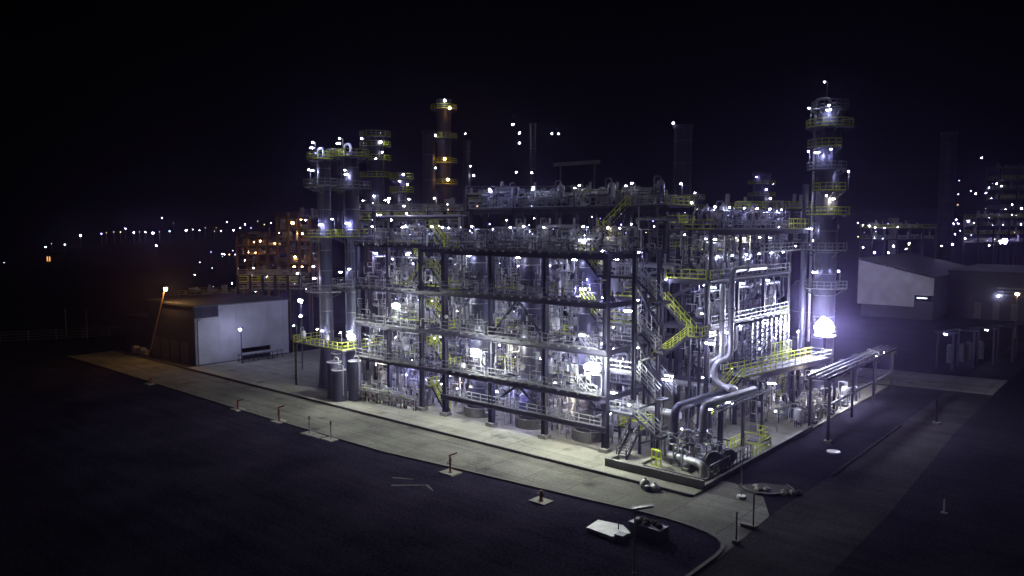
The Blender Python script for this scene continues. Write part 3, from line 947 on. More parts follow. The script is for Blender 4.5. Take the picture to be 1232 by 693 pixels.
# front frame: each bay and deck behind the front walkway, then the rear strip
for bi, (u0, u1) in enumerate(BAYS):
    for li in range(5):
        z0 = LEV[li]; z1 = LEV[li + 1] if li < 4 else LEV[4] + 4.4
        if bi >= 4 and li: z0 -= .35
        z0 += .08 if li else .02
        if bi == 3:
            if li in (1, 3): manifold(41.5, 9.5, z0, 2.4, 5, 'white', f'valve manifold with white header {LEVN[li]}, {BAYN[bi]}')
            pipes_along('z', z0 + .1, z1 - .3, (40, 8.4), 3, 0, .13, BRIGHT, f'upright pipe behind the yellow stair {LEVN[li]}', f'upright pipes behind yellow stair {LEVN[li]}', (1.1, .3, 0))
            continue
        fill(u0 + .5, u1 - .5, 10.9, 14.4, z0, z1, f'{LEVN[li]}, {BAYN[bi]}', 1.0, li in (0, 4))
        if bi < 3 and li < 4:   # small gear beside each vessel in front
            f = R.choice(['white', 'pale', 'silver'])
            a, b = (u0 + 1.5, .62) if R.random() < .5 else (u1 - 1.5, .62)
            upright(a, 6.4 + rnd(0, 2.5), z0 - (.0), b * .8, rnd(1.6, 2.6), f, f'small {FIN[f]} vessel beside reactor {LEVN[li]}, {BAYN[bi]}')
            pipes_along('z', z0 + .1, z1 - .6, (u1 - 1.2 if a < (u0 + u1) / 2 else u0 + 1.2, 5.2), 3, 0, .10, ['silver', 'white', 'pale'], f'thin upright pipe hugging the reactor {LEVN[li]}, {BAYN[bi]}', f'thin pipes by reactor {LEVN[li]}, {BAYN[bi]}', (-.35 if a < (u0 + u1) / 2 else .35, .8, 0))
        if bi >= 4 and li < 4:
            manifold((u0 + u1) / 2 + rnd(-1, 1), 6.8, z0, 3.2, 6, 'silver', f'long front valve manifold with silver header {LEVN[li]}, {BAYN[bi]}', h=1.7)
            pipes_along('u', u0 + .4, u1 - .4, 6.0, 3, z1 - 1.5, .11, BRIGHT, f'thin front pipe under the deck edge {LEVN[li]}, {BAYN[bi]}', f'front pipes {LEVN[li]}, {BAYN[bi]}', (0, .4, 0), drop=-1.5)

# equipment on the high deck
udn = ['right end', 'right middle', 'left middle', 'left end']
for i, (a, b) in enumerate(((14, 20), (21, 28), (29, 36), (37, 44.5))):
    wh = f'on the high steel deck, {udn[i]} part'
    manifold((a + b) / 2 + 1.5, 16, 27.5, 2.6, 6, 'pale', f'valve manifold with pale header {wh}')
    if i: exchanger((a + b) / 2 - 1.2, 17.8, 27.5, 4.2, .6, ['silver', 'pale', 'silver', 'white'][i], f'large horizontal exchanger {wh}')
    upright(a + .8, 16.4, 27.5, .5, 2.4, 'silver', f'silver upright vessel {wh}')
    pipes_along('u', a, b, 15.6, 3, 28.9, .12, BRIGHT, f'slim pipe run along the railing {wh}', f'railing pipes {wh}', (0, .5, .35), drop=1.2)
# equipment on the roof level in front of it
for i, (a, b) in enumerate(((14.6, 22.2), (23, 30.5), (31.4, 38.8), (44, 50), (50.8, 57))):
    bn = BAYN[i if i < 3 else i + 1]
    wh = f'on the top deck front edge, {bn}'
    manifold((a + b) / 2, 6.0 if i > 2 else 4.9, 22.3 if i < 3 else 22.7, 3.0, 6, 'white', f'valve manifold with white header {wh}', h=1.5)
    pipes_along('u', a, b, 3.9, 2, 23.1, .11, BRIGHT, f'slim pipe lying {wh}', f'edge pipes {wh}', (0, .3, .5), drop=.8)

# ------------------------------------------------------------------ twin-column feet clutter and left yard
for i in range(5):
    manifold(54.5 - 2.3 * i, 2.2 + .2 * i, .2, 1.9, 5, ['pale', 'silver', 'white', 'galv', 'white'][i], f'knee-high valve manifold number {["one","two","three","four","five"][i]} from the dark drums along the left frame foot', h=1.5)
for i in range(4):
    u = 69.0 - 3.0 * i
    upright(u, 8.9 if i % 2 else 2.6, 7.0, .35, 1.3, 'white', f'small white vessel on the broad low platform, {["first", "second", "third", "fourth"][i]} from its far end')

# ------------------------------------------------------------------ right-hand process block
rb = frame('steel_frame', 'deep dark pipe-filled steel block behind the big twin silver pipes', [8.4, 14.2], [16.4, 24.4, 32.4, 40.4], [7.2, 13.3, 18.7], .42, .45,
           decks=[(8.4, 14.2, 16.6, 40.2, z) for z in (13.3, 18.7)])
for z in (7.4, 13.4, 18.8):
    rail_mb([(8.0, 24.4 if z < 10 else 16.6, z), (8.0, 40.2, z)], step=1.6).build('handrail', M['galv'], rb)
for (va, vb) in ((16.6, 24.4), (24.4, 32.4), (32.4, 40.4)):
    MB().hbeam((8.0, va, 7.0), (8.0, vb, 7.0), .25, .5).build('beam', M['steel'], rb)
    for z in (13.1, 18.5): MB().hbeam((8.0, va, z), (8.0, vb, z), .25, .5).build('beam', M['steel'], rb)
rail_mb([(8.6, 16.3, 18.8), (13.8, 16.3, 18.8)], step=1.0).build('handrail', M['yellow'], rb)
rail_mb([(8.2, 16.5, 18.8), (8.2, 20, 18.8)], step=1.0).build('handrail', M['yellow'], rb)
MB().bar((14.2, 16.1, 15.8), (9.0, 16.1, 18.6), .3).build('brace', M['steel'], rb)
MB().box((12.9, 14.6, 15.9), (14.9, 16.2, 16.05)).build('landing', M['grate'], rb)
rail_mb([(12.9, 14.65, 16.05), (14.85, 14.65, 16.05), (14.85, 16.1, 16.05)], step=.8).build('handrail', M['yellow'], rb)
flight(rb, (13.2, 14.7, 16.0), (9.4, 14.7, 12.4), 1.0, (0, 1, 0), M['yellow'])
MB().box((7.9, 13.6, 12.25), (9.4, 15.8, 12.4)).build('landing', M['grate'], rb)
rail_mb([(9.3, 13.65, 12.4), (7.95, 13.65, 12.4), (7.95, 15.7, 12.4)], step=.8).build('handrail', M['yellow'], rb)
flight(rb, (9.4, 13.6, 12.4), (14.0, 13.6, 8.8), 1.0, (0, 1, 0), M['yellow'])
MB().box((14.0, 12.6, 8.65), (15.6, 14.7, 8.8)).build('landing', M['grate'], rb)
flight(rb, (14.0, 12.4, 8.8), (10.6, 12.4, 5.6), 1.0, (0, 1, 0), M['galv'])
for (u, v) in ((15.5, 12.8), (9.2, 13.8), (8.0, 13.8)):
    MB().hbeam((u, v, .15), (u, v, 12.2 if u < 10 else 8.6), .24, .24, up=(1, 0, 0)).build('leg', M['steel'], rb)

ub = thing('upper_block', 'high steel deck with yellow railed corner, right of the deep pipe block', 'platform', (9, 32, 18.8))
for v in (17, 25, 33, 41, 46.5):
    for u in (8.4, 14.0):
        MB().hbeam((u, v, 18.8 if v < 41 else .15), (u, v, 24.5), .35, .35, up=(1, 0, 0)).build('column', M['steel'], ub)
for u in (8.0, 14.0):
    MB().hbeam((u, 16.6, 24.2), (u, 47, 24.2), .25, .5).build('beam', M['steel'], ub)
MB().box((7.9, 16.6, 24.5), (14.2, 47, 24.62)).build('deck', M['grate'], ub)
rail_mb([(7.95, 16.7, 24.62), (7.95, 39.5, 24.62)], step=1.6).build('handrail', M['galv'], ub)
rail_mb([(12, 16.7, 24.62), (7.95, 16.7, 24.62)], step=1.2).build('handrail', M['yellow'], ub)
rail_mb([(7.95, 39.5, 24.62), (7.95, 46.9, 24.62), (10.5, 46.9, 24.62)], step=1.6, r=.05, h=1.4).build('handrail', M['yellow'], ub)
MB().box((8.0, 30, 21.5), (14.0, 46.5, 21.6)).build('deck', M['grate'], ub)
rail_mb([(7.95, 30, 21.6), (7.95, 46.5, 21.6)], step=1.4).build('handrail', M['galv'], ub)
ladder(ub, 7.7, 44, 18.9, 24.5, (0, 1, 0), (-1, 0, 0))

RW = [('front', 16.8, 24.2), ('middle', 24.8, 32.2), ('rear', 32.8, 40.2)]
def fill_v(u0, v0, v1, z0, z1, where, dens=1.0, rear=False):
    H = z1 - z0
    pipes_along('v', v0, v1, u0 + .3, int(4 * dens), z1 - 1.2, .12, BRIGHT, f'slim pipe running back overhead {where}', f'overhead pipes {where}', (.5, 0, rnd(-.15, .15)), drop=-1.5, rear=rear)
    pipes_along('z', z0 + .1, z1 - .4, (u0 + .2, v0 + .7), int(4 * dens), 0, .11, BRIGHT, f'upright pipe in the open face {where}', f'upright pipes {where}', (rnd(.0, .2), (v1 - v0) / (4 * dens), 0), rear=rear)
    f = R.choice(['silver', 'pale', 'white'])
    manifold(u0 + .8, v0 + 2.0, z0, 2.8, 6, f, f'valve manifold with {FIN[f]} header {where}', 'v', h=rnd(1.6, 2.2))
    if R.random() < .7:
        f = R.choice(['silver', 'shell', 'pale', 'white'])
        exchanger(u0 + 2.6, v0 + 5.0, z0, 3.0, rnd(.45, .7), f, f'{FIN[f]} horizontal heat exchanger {where}', 'v')
    f = R.choice(['white', 'grey', 'silver', 'pale'])
    upright(u0 + 1.0, v0 + 5.6, z0, .45, rnd(1.6, 2.4), f, f'{FIN[f]} upright vessel on legs {where}')
for nm, a, b in RW:
    for z0, z1, dn in ((.2, 7.0, 'at ground level'), (7.4, 13.1, 'on the first floor'), (13.4, 18.5, 'on the second floor'), (18.8, 24.2, 'on the third floor'), (24.62, 28, 'on the roof')):
        fill_v(8.6, a, b, z0, z1, f'{dn}, {nm} part of deep right block', 1.0, nm == 'rear' or dn == 'on the roof')
# cooling bank: ladder of short headers seen in the block's open face
cb = thing('cooler_bank', 'dense bank of stacked pale finned coolers in the open right face of the deep block', 'cooler', (7.6, 33, 7.6))
for r_ in range(9):
    mb = MB()
    z = 8.3 + .55 * r_
    mb.bar((7.5, 26, z), (7.5, 39, z), .22, .16)
    for k in range(9):
        mb.bar((7.3, 26.5 + 1.5 * k, z - .2), (7.3, 26.5 + 1.5 * k, z + .2), .16, .5)
    mb.build('cooler_row', M['navy' if r_ % 3 else 'grey'], cb)

# front part in the gap between stair tower and deep block
for i, z0 in enumerate((.2, 6.5, 11.7, 16.9, 22.2)):
    wh = f'{LEVN[i]}, gap right of stair tower'
    if i in (1, 2): continue
    pipes_along('u', 9, 15.5, 10.6, 3, z0 + 3.6, .14, BRIGHT, f'pale cross pipe {wh}', f'cross pipes {wh}', (0, .55, .1), drop=-1.2)
    pipes_along('z', z0, z0 + 5.0, (11.6, 10.4), 3, 0, .13, BRIGHT, f'upright pipe {wh}', f'upright pipes {wh}', (1.2, .2, 0), rear=i == 4)
    if 0 < i < 4: manifold(12.6, 11.0, z0, 2.8, 6, 'pale', f'valve manifold with pale header {wh}')

# ------------------------------------------------------------------ big silver pipes
def bigpipe(pts, r, label, n=14, m='silver', flanges=()):
    t = MB().tube(pts, r, n, r * 2.6).build('pipe', M[m], None, origin=pts[0])
    tag(t, label, 'pipe')
    for (c, ax) in flanges:
        c = Vector(c); ax = Vector(ax).normalized()
        MB().cyl(c - ax * .09, c + ax * .09, r * 1.45, 16).build('flange', M['galv'], t)
    return t
bigpipe([(7.3, 18, 18.2), (7.3, 18, 9.6), (8.7, 17.4, 9.0), (8.7, 17.4, 7.0), (6.7, 17.2, 6.35)], .32, 'thick silver upright pipe with S-bend foot, left one of the twin pair', flanges=[((7.3, 18, 14), (0, 0, 1))])
bigpipe([(6.3, 27.5, 20.0), (6.3, 18.2, 20.0), (6.3, 18.2, 9.7), (7.6, 16.8, 9.1), (7.6, 16.8, 7.0), (5.4, 16.4, 6.35)], .34, 'thick silver upright pipe turning back along the deck, right one of the twin pair', flanges=[((6.3, 18.2, 15.5), (0, 0, 1)), ((6.3, 22, 20), (0, 1, 0))])
bigpipe([(16.2, 18, 4.6), (14.8, 18, 5.9), (5.6, 18.0, 6.2), (4.9, 16.5, 6.2)], .42, 'thick silver pipe lying across, from stair tower to the twin pipes foot', flanges=[((11, 18, 6.02), (1, 0, 0))])
bigpipe([(6.0, 19, 6.0), (6.9, 6.2, 5.85), (6.9, 6.2, 1.0)], .46, 'thick grey pipe running to the skid and dropping at its left', m='shell', flanges=[((6.9, 6.2, 3.2), (0, 0, 1))])
bigpipe([(3.9, 19.5, 6.1), (4.5, 8.0, 6.1), (4.5, 8.0, 2.2)], .42, 'thick silver pipe running to the skid and dropping at its middle', flanges=[((4.5, 8, 3.4), (0, 0, 1))])
bigpipe([(8.6, 7.6, 2.0), (8.6, 7.2, .95), (7.7, 5.6, .95), (3.4, 3.9, 1.35), (2.0, 3.3, 1.3), (2.0, 3.3, .1)], .40, 'low silver pipe with elbow lying across the front of the pump skid', flanges=[((5.6, 4.77, 1.14), (-4.3, -1.7, .4))])
ct = thing('cable_tray', 'ladder-like pale cable tray on posts beside the skid pipes', 'cable tray', (2.8, 14, 0))
for q in (-.35, .35):
    MB().bar((2.9 + q, 7.5, 5.9), (2.9 + q, 21, 5.9), .09, .16).build('side_rail', M['galv'], ct)
mb = MB()
for k in range(16): mb.bar((2.55, 7.8 + .85 * k, 5.88), (3.25, 7.8 + .85 * k, 5.88), .08, .05)
mb.build('rung', M['galv'], ct)
for (u, v) in ((2.9, 8.5), (2.9, 19.5)):
    MB().hbeam((u, v, .15), (u, v, 5.8), .22, .22, up=(1, 0, 0)).build('post', M['steel'], ct)
sp = thing('pipe_support', 'dark portal frame carrying the thick pipes above the pump skid', 'pipe support', (5, 11, 0))
for v in (10.5, 16.0):
    for u in (7.6, 3.6):
        MB().hbeam((u, v, .15), (u, v, 5.3), .3, .3, up=(1, 0, 0)).build('post', M['steel'], sp)
    MB().hbeam((8.0, v, 5.45), (3.2, v, 5.45), .3, .3).build('beam', M['steel'], sp)

# ------------------------------------------------------------------ right low walkway, column, pipeway
rw = thing('access_platform', 'long low walkway with yellow stair, right of the twin silver pipes', 'platform', (5, 30, 0))
def wk(s_, t_, z):
    A = Vector((5.6, 20.7, 0)); d = Vector((-3.0, 19.3, 0)).normalized(); n = Vector((d.y, -d.x, 0))
    q = A + d * s_ + n * t_
    return (q.x, q.y, z)
mb = MB()
mb.add([wk(0, 0, 6.9), wk(21, 0, 6.9), wk(21, 3.0, 6.9), wk(0, 3.0, 6.9), wk(0, 0, 7.05), wk(21, 0, 7.05), wk(21, 3.0, 7.05), wk(0, 3.0, 7.05)],
       [(0, 1, 2, 3), (7, 6, 5, 4), (0, 1, 5, 4), (1, 2, 6, 5), (2, 3, 7, 6), (3, 0, 4, 7)])
mb.build('deck', M['grate'], rw)
for t_ in (.15, 2.85): MB().hbeam(wk(0, t_, 6.66), wk(21, t_, 6.66), .2, .42).build('beam', M['steel'], rw)
for (s_, t_) in ((6.2, 2.6), (11.5, .3), (17, 2.6), (20.6, .3)):
    q = wk(s_, t_, 0)
    MB().hbeam((q[0], q[1], .15), (q[0], q[1], 6.4), .6, .6, up=(1, 0, 0)).build('leg', M['steel'], rw)
rail_mb([wk(0, .05, 7.05), wk(7, .05, 7.05)], step=1.2).build('handrail', M['yellow'], rw)
rail_mb([wk(7, .05, 7.05), wk(21, .05, 7.05), wk(21, 2.95, 7.05)], step=1.5).build('handrail', M['galv'], rw)
rail_mb([wk(0, 2.95, 7.05), wk(21, 2.95, 7.05)], step=1.5).build('handrail', M['yellow'], rw)
flight(rw, wk(0, .3, 7.0), wk(-6.0, .3, 3.4), 1.2, (1, 0, 0), M['yellow'])
q = wk(13.5, 3.3, 0)
rail_mb([wk(11, 3.1, 7.05), wk(16, 3.1, 7.05)], step=.7, h=2.6).build('safety_cage', M['yellow'], rw)
ladder(rw, q[0], q[1], .2, 13.5, (0, 1, 0), (-1, 0, 0), M['yellow'])

c3 = column('distillation_column', 'tallest lone column with ringed galleries, behind the brightest floodlight', 6.0, 48.5, 1.55, 42.0,
       [(26.6, -pi * 1.1, pi * .45, 1.5, 'yellow'), (33.0, -pi * .9, -pi * .2, 1.4, 'galv'), (39.0, -pi * 1.1, pi * .3, 1.6, 'yellow'), (41.6, -pi, pi, .9, 'galv'), (30.0, pi * 1.15, pi * 1.6, 1.8, 'yellow'), (36.2, -pi * .8, -pi * .1, 1.3, 'yellow'), (21.5, -pi * 1.0, pi * .1, 1.4, 'galv'), (16.0, -pi * 1.1, pi * .3, 1.5, 'galv')], skirt=False,
       lad=[(-1.3, 16, 26.6), (-2.0, 26.6, 33), (-1.0, 33, 39)])
bq = MB().tube([(8.4, 46.6, 0.3), (8.4, 46.6, 31)], .45, 12).build('pipe', M['shell'], None)
tag(bq, 'dark lagged standpipe beside the tallest lone column', 'pipe')
dr = thing('storage_drum', 'broad dark drum below the lone column, behind the brightest floodlight', 'vessel', (6, 55, 0))
MB().lathe((9.5, 54, 0.1), [(3.2, 0), (3.2, 15.6), (2.6, 16.4), (.3, 17)], 28).build('shell', M['navy'], dr)
for z in (4, 8, 12): MB().ring((9.5, 54, z), 3.22, .08, n=28).build('stiffening_ring', M['grey'], dr)

fp = thing('flood_platform', 'small round platform holding the brightest floodlight', 'platform', (4.4, 44.6, 0))
MB().lathe((4.4, 44.6, 9.6), [(1.5, 0), (1.5, .15)], 16).build('deck', M['pale'], fp)
MB().cyl((4.4, 44.6, 7.6), (4.4, 44.6, 9.6), .25, 10).build('stem', M['steel'], fp)
rail_mb([(4.4 + 1.45 * math.cos(a), 44.6 + 1.45 * math.sin(a), 9.75) for a in [k * pi / 5 for k in range(11)]], step=.9).build('handrail', M['galv'], fp)

pw = thing('pipe_rack', 'low dark pipe rack on posts leading away along the right edge of the plant', 'pipe rack', (-1, 45, 0))
for v in (29.5, 38.5, 48, 57):
    for u in (-1.4, .9):
        MB().hbeam((u, v, 0), (u, v, 6.2), .28, .28, up=(1, 0, 0)).build('post', M['steel'], pw)
    MB().hbeam((-1.9, v, 6.3), (1.4, v, 6.3), .25, .3).build('beam', M['steel'], pw)
for u in (-1.5, 1.0): MB().hbeam((u, 28, 6.6), (u, 59, 6.6), .2, .4).build('beam', M['steel'], pw)
for i in range(3):
    t = MB().tube([(-1.1 + .8 * i, 27 + rnd(0, 1), 6.95), (-1.1 + .8 * i, 58.5, 6.95)], R.choice([.1, .13, .17]), 8).build('pipe', M[['steel', 'navy', 'steel'][i]], None)
    tag(t, 'long pipe lying on the low dark pipe rack at the plant edge', 'pipe', 'pipes on the edge rack')
    MB().cyl((-1.1 + .8 * i, 50 + i, 6.95), (-1.1 + .8 * i, 50.14 + i, 6.95), .3, 10).build('flange', M['galv'], t)
for k in range(3):
    MB().hbeam((-1.45, 29.7 + 9.2 * k, 3.3), (-1.45, 38.2 + 9.2 * k, 3.3), .16, .26).build('low_beam', M['steel'], pw)
for i in range(7):
    v = 28.5 + 3.0 * i
    if i % 2: pump(1.8, v, .2, f'{["grey","dark blue","green"][i // 2 % 3]} motor pump set at the right plant edge, {["first","second","third","fourth"][i // 2]} from the corner', ['grey', 'navy', 'green'][i // 2 % 3], 'u', 1.1)
    else: upright(2.0, v, .2, .5, 1.7, ['white', 'pale', 'silver', 'white'][i // 2], f'{["white","pale","silver","dull white"][i // 2]} vessel on legs at the right plant edge, {["first","second","third","fourth"][i // 2]} from the corner')
for i in range(4):
    manifold(4.4, 30 + 5 * i, .2, 3.0, 6, ['silver', 'white', 'pale', 'galv'][i], f'valve manifold with {["silver","white","pale","galvanised"][i]} header under the long low walkway', 'v')
    exchanger(8.0, 52 + 7 * i, .2, 3.4, .6, ['pale', 'white', 'silver', 'pale'][i], f'{["pale","white","silver","pale grey"][i]} exchanger on the far apron, {["first","second","third","fourth"][i]} beyond the lone column', 'v')

# ------------------------------------------------------------------ pump skid inside its bund
bw = thing('bund_wall', 'low concrete bund wall round the pump skid at the plant corner', 'wall', (5, 10, 0))
MB().box((.3, -.1, .0), (11.4, .28, 1.0)).build('front_wall', M['plinth'], bw)
MB().box((.3, .282, .0), (.62, 29, .5)).build('side_wall', M['plinth'], bw)
MB().box((11.08, .282, .0), (11.4, 2.2, .9)).build('end_wall', M['plinth'], bw)
kb = MB()
for a, b in (((1.2, 2.2), (8.6, 2.2)), ((8.6, 2.2), (8.6, 9)), ((1.2, 2.2), (1.2, 12))): kb.bar((*a, .3), (*b, .3), .22, .3)
tag(kb.build('skid_kerb', M['plinth']), 'low inner kerb framing the pump skid', 'kerb')
for i, (u, v, r) in enumerate(((2.4, 6.0, .8), (1.9, 8.4, .62))):
    t = thing('heat_exchanger', ['large dark skid exchanger with round blank end facing the road', 'second dark skid exchanger behind the one with the large blank end'][i], 'heat exchanger', (u, v, .2))
    MB().lathe((u - .6, v - .9, 1.5), [(r, 0), (r, 3.2)], 22, (1, .9, 0)).build('shell', M['navy'], t)
    MB().lathe((u - .66, v - .96, 1.5), [(r * .4, -.42), (r * .85, -.3), (r + .14, -.16), (r + .14, .1)], 22, (1, .9, 0)).build('channel_head', M['grey'], t)
    MB().lathe((u - .5, v - .8, 1.5), [(r + .14, .2), (r + .14, .36)], 22, (1, .9, 0)).build('flange', M['galv'], t)
    for s in (.5, 2.2): MB().box((u - .6 + s * .74 - .5, v - .9 + s * .67 - .2, .2), (u - .6 + s * .74 + .5, v - .9 + s * .67 + .2, .9)).build('saddle', M['plinth'], t)
for i in range(6):
    u, v = 3.4 + .75 * i, 6.2 + (i % 3) * 1.2
    t = MB().tube([(u, v, .25), (u, v, 2.2 + .35 * (i % 3)), (u - .8, v + .6, 2.2 + .35 * (i % 3)), (u - .8, v + .6, .25)], .14 + .02 * (i % 3), 9).build('pipe', M[['navy', 'grey', 'galv', 'navy', 'silver', 'grey'][i]], None)
    tag(t, 'upright pipe loop standing on the pump skid behind the low silver pipe', 'pipe', 'pipe loops on the pump skid')
    valve(t, (u, v, 1.2), (0, 0, 1), .15, 'grey', 'yellow')
for i in range(3):
    pump(4.2 + 1.5 * i, 4.6 + .9 * i, .2, f'{["dark blue","grey","green"][i]} motor pump set on the corner pump skid', ['navy', 'grey', 'green'][i], 'v', 1.0)
fe = thing('skid_railing', 'dark post railing along the right side of the pump skid', 'railing', (1, 8, .2))
rail_mb([(.95, 2.6, .2), (.95, 12.2, .2)], step=.9, h=1.5).build('railing', M['grey'], fe)
yr = thing('yellow_guardrail', 'bright yellow guardrail box beside the pump skid near the plant edge', 'railing', (2, 14, .2))
rail_mb([(.9, 12.6, .2), (.9, 17.4, .2), (3.9, 17.4, .2), (3.9, 12.6, .2)], step=1.0, h=1.3).build('guardrail', M['yellow'], yr)
rail_mb([(1.2, 15.0, 1.4), (1.2, 17.2, 1.4), (2.4, 17.2, 1.4)], step=.7, h=1.2).build('upper_rail', M['yellow'], yr)
MB().box((.9, 14.8, 1.25), (2.6, 17.3, 1.38)).build('step_deck', M['grate'], yr)
yp = thing('yellow_barrier', 'short yellow pipe barrier at the front of the pump skid', 'barrier', (7.2, 3.2, .2))
rail_mb([(6.6, 3.0, .2), (7.9, 3.4, .2)], step=.6, h=1.7, r=.06).build('barrier_rail', M['yellow'], yp)
for i, (u, v, s) in enumerate(((9.2, 1.3, 1.6), (7.6, 1.2, 1.3), (6.6, 1.6, 1.1), (8.4, 1.9, .9), (5.2, 1.4, .8))):
    mb = MB()
    mb.prism([(u + s * .5 * math.cos(a) * (1 + .3 * math.sin(3 * a + i)), v + s * .22 * math.sin(a)) for a in [k * pi / 4 for k in range(8)]], .19, .19 + .28)
    tag(mb.build('rubble_slab', M['pad']), f'{["largest pale","second largest pale","mid-size pale","small pale","smallest pale"][i]} broken slab lying inside the bund wall', 'rubble')
for i, (u, v) in enumerate(((4.9, -2.9), (3.9, -2.8))):
    t = thing('sack', ['upright white sack standing on the road before the bund wall', 'slumped white sack on the road, right of the upright one'][i], 'sack', (u, v, 0))
    MB().lathe((u, v, .01), [(.38, 0), (.52, .2), (.5, .55 - .15 * i), (.3, .85 - .25 * i), (.14, .92 - .25 * i)], 10).build('bag', M['white'], t)
    MB().ball((u, v, .98 - .25 * i), .13, 7, 4).build('tied_neck', M['pale'], t)
MB_ = MB().lathe((4.35, -3.35, .0), [(.3, 0), (.36, .12), (.3, .5), (.1, .6)], 9)
tag(MB_.build('rock', M['navy']), 'dark lump lying between the two white sacks', 'rock')

# more gear crowding the ground floor and front strips of the left frame
for bi in (4, 5):
    u0, u1 = BAYS[bi]
    for k in range(3):
        u = u0 + (u1 - u0) * (k + .5) / 3
        ordn = ['right', 'middle', 'left'][k]
        pump(u, 5.0, .2, f'{["dark blue", "grey", "green"][k]} motor pump set in the front row, {BAYN[bi]}', ['navy', 'grey', 'green'][k], 'v', 1.0)
        f = ['white', 'silver', 'pale'][k]
        upright(u + .6, 8.0, .2, .55, 2.7, f, f'{FIN[f]} vessel behind front pump row, {BAYN[bi]}')
        manifold(u, 3.0, .2, 1.9, 5, ['galv', 'white', 'silver'][k], f'{ordn} one of three low front manifolds at ground level, {BAYN[bi]}', h=1.4 + .3 * k)
for li in (1, 2, 3):
    for bi in (4, 5):
        u0, u1 = BAYS[bi]
        f = ['white', 'pale', 'silver'][(li + bi) % 3]
        upright(u0 + 1.4, 8.3, LEV[li] - .2, .5, 2.1, f, f'{FIN[f]} upright vessel behind front manifold {LEVN[li]}, {BAYN[bi]}')
        exchanger(u0 + 4.2, 9.3, LEV[li] - .2, 2.8, .5, ['silver', 'white', 'pale'][(li + bi) % 3], f'{["silver", "white", "pale grey"][(li + bi) % 3]} exchanger drum behind front manifold {LEVN[li]}, {BAYN[bi]}')
for bi in (0, 1, 2):
    u0, u1 = BAYS[bi]
    panel(u0 + 1.2, 9.6, .2, f'white control cabinet beside the vessel foundation at ground level, {BAYN[bi]}', 'white')
    manifold(u1 - 1.6, 10.0, .2, 2.2, 6, 'white', f'white valve manifold beside the vessel foundation, {BAYN[bi]}', h=2.2)
    for li in (1, 2, 3):
        panel(u1 - 1.3, 10.0, LEV[li] + .1, f'pale control cabinet on the inner walkway {LEVN[li]}, {BAYN[bi]}', 'pale', .6, 1.1)
def thicket(u0, u1, v0, v1, z0, z1, n):
    for k in range(n):
        REAR.cur = R.choice([0, 1, 2, 2, 3, 4, 4, 5, 5])
        p = Vector((rnd(u0, u1), rnd(v0, v1), rnd(z0, z1 - .8)))
        r = rnd(.022, .075)
        q = R.random()
        if q < .34:
            h = rnd(1.2, z1 - z0 - .5); zt = min(z1 - .3, p.z + h)
            REAR.tube([p, (p.x, p.y, zt), (p.x + rnd(-1.2, 1.2), p.y, zt)], r, 5)
        elif q < .62:
            l = rnd(.8, 3.2) * R.choice([-1, 1])
            x1 = min(u1, max(u0, p.x + l))
            REAR.tube([p, (x1, p.y, p.z), (x1, p.y, max(z0, p.z - rnd(.5, 2)))], r, 5)
        elif q < .8:
            y1 = min(v1, max(v0, p.y + rnd(-3, 3)))
            REAR.tube([p, (p.x, y1, p.z), (p.x, y1, min(z1 - .2, p.z + rnd(.5, 2)))], r, 5)
        elif q < .92:
            s = rnd(.12, .3)
            REAR.box(p - Vector((s, s * .5, s)), p + Vector((s, s * .5, s * rnd(.6, 1.6))))
        else:
            REAR.ball(p, rnd(.14, .3), 7, 4)
for bi, (u0, u1) in enumerate(BAYS):
    for li in range(5):
        z0 = LEV[li] + .1; z1 = (LEV[li + 1] if li < 4 else 25.4) - .5
        thicket(u0 + .5, u1 - .5, 9.5, 18, z0, z1, int((u1 - u0) * 11))
        if li: thicket(u0 + .5, u1 - .5, 3.3, 4.5, z0, min(z1, z0 + 3.2), int((u1 - u0) * 3))
        if bi < 3:
            for (a, b) in ((u0 + .6, u0 + 2.6), (u1 - 2.3, u1 - .6)): thicket(a, b, 4.8, 9.5, z0, z1, 20)
        elif bi > 3:
            thicket(u0 + .4, u1 - .4, 5.5, 9.5, z0, z1, 42)
for nm, a, b in RW:
    for z0, z1 in ((.2, 6.8), (7.4, 13), (13.4, 18.4), (18.8, 24), (24.7, 26.6)):
        thicket(8.6, 12.5, a, b, z0, z1, 50)
thicket(9.5, 15.5, 17, 20, 18.8, 26, 60)
thicket(13.5, 45, 15.5, 21, 27.5, 29.6, 130)
thicket(45, 58, 13, 20, 26.4, 28, 40)
thicket(3, 9, 22, 50, .2, 2.2, 60)
thicket(2.0, 8.2, 4, 11, .2, 3.4, 90)
thicket(1.0, 3.4, 28, 50, .2, 2.6, 110)
thicket(4, 7.5, 22, 42, 1.5, 6.2, 90)
o = REAR.build('rear_piping', [M[k] for k in REARM])
o['kind'] = 'stuff'
o['label'] = 'mass of slim pipes deep inside and on top of the frames'

# ------------------------------------------------------------------ foreground furniture
def monitor(u, v, h, label):
    t = thing('fire_monitor', label, 'fire monitor', (u, v, 0))
    MB().box((u - .95, v - .75, .0), (u + .95, v + .75, .13)).build('base_slab', M['pad'], t)
    mb = MB().lathe((u, v, .13), [(.22, 0), (.22, .06), (.11, .07), (.11, h * .62), (.17, h * .64), (.17, h * .72), (.1, h * .74), (.1, h * .82)], 12)
    mb.build('riser', M['rust'], t)
    MB().tube([(u, v, h * .85), (u + .12, v - .1, h * .97), (u - .45, v + .55, h * 1.1)], .075, 8).build('nozzle', M['rust'], t)
    handwheel(t, (u + .26, v, h * .55), .17, (1, 0, 0), 'grey')
    return t
monitor(63.3, -11.9, 1.3, 'red fire monitor on a pale slab, farthest along the near kerb')
monitor(53.4, -11.8, 1.9, 'tall red fire monitor on a pale slab, second farthest along the near kerb')
monitor(22.2, -11.9, 1.9, 'tall red fire monitor standing alone midway along the near kerb')
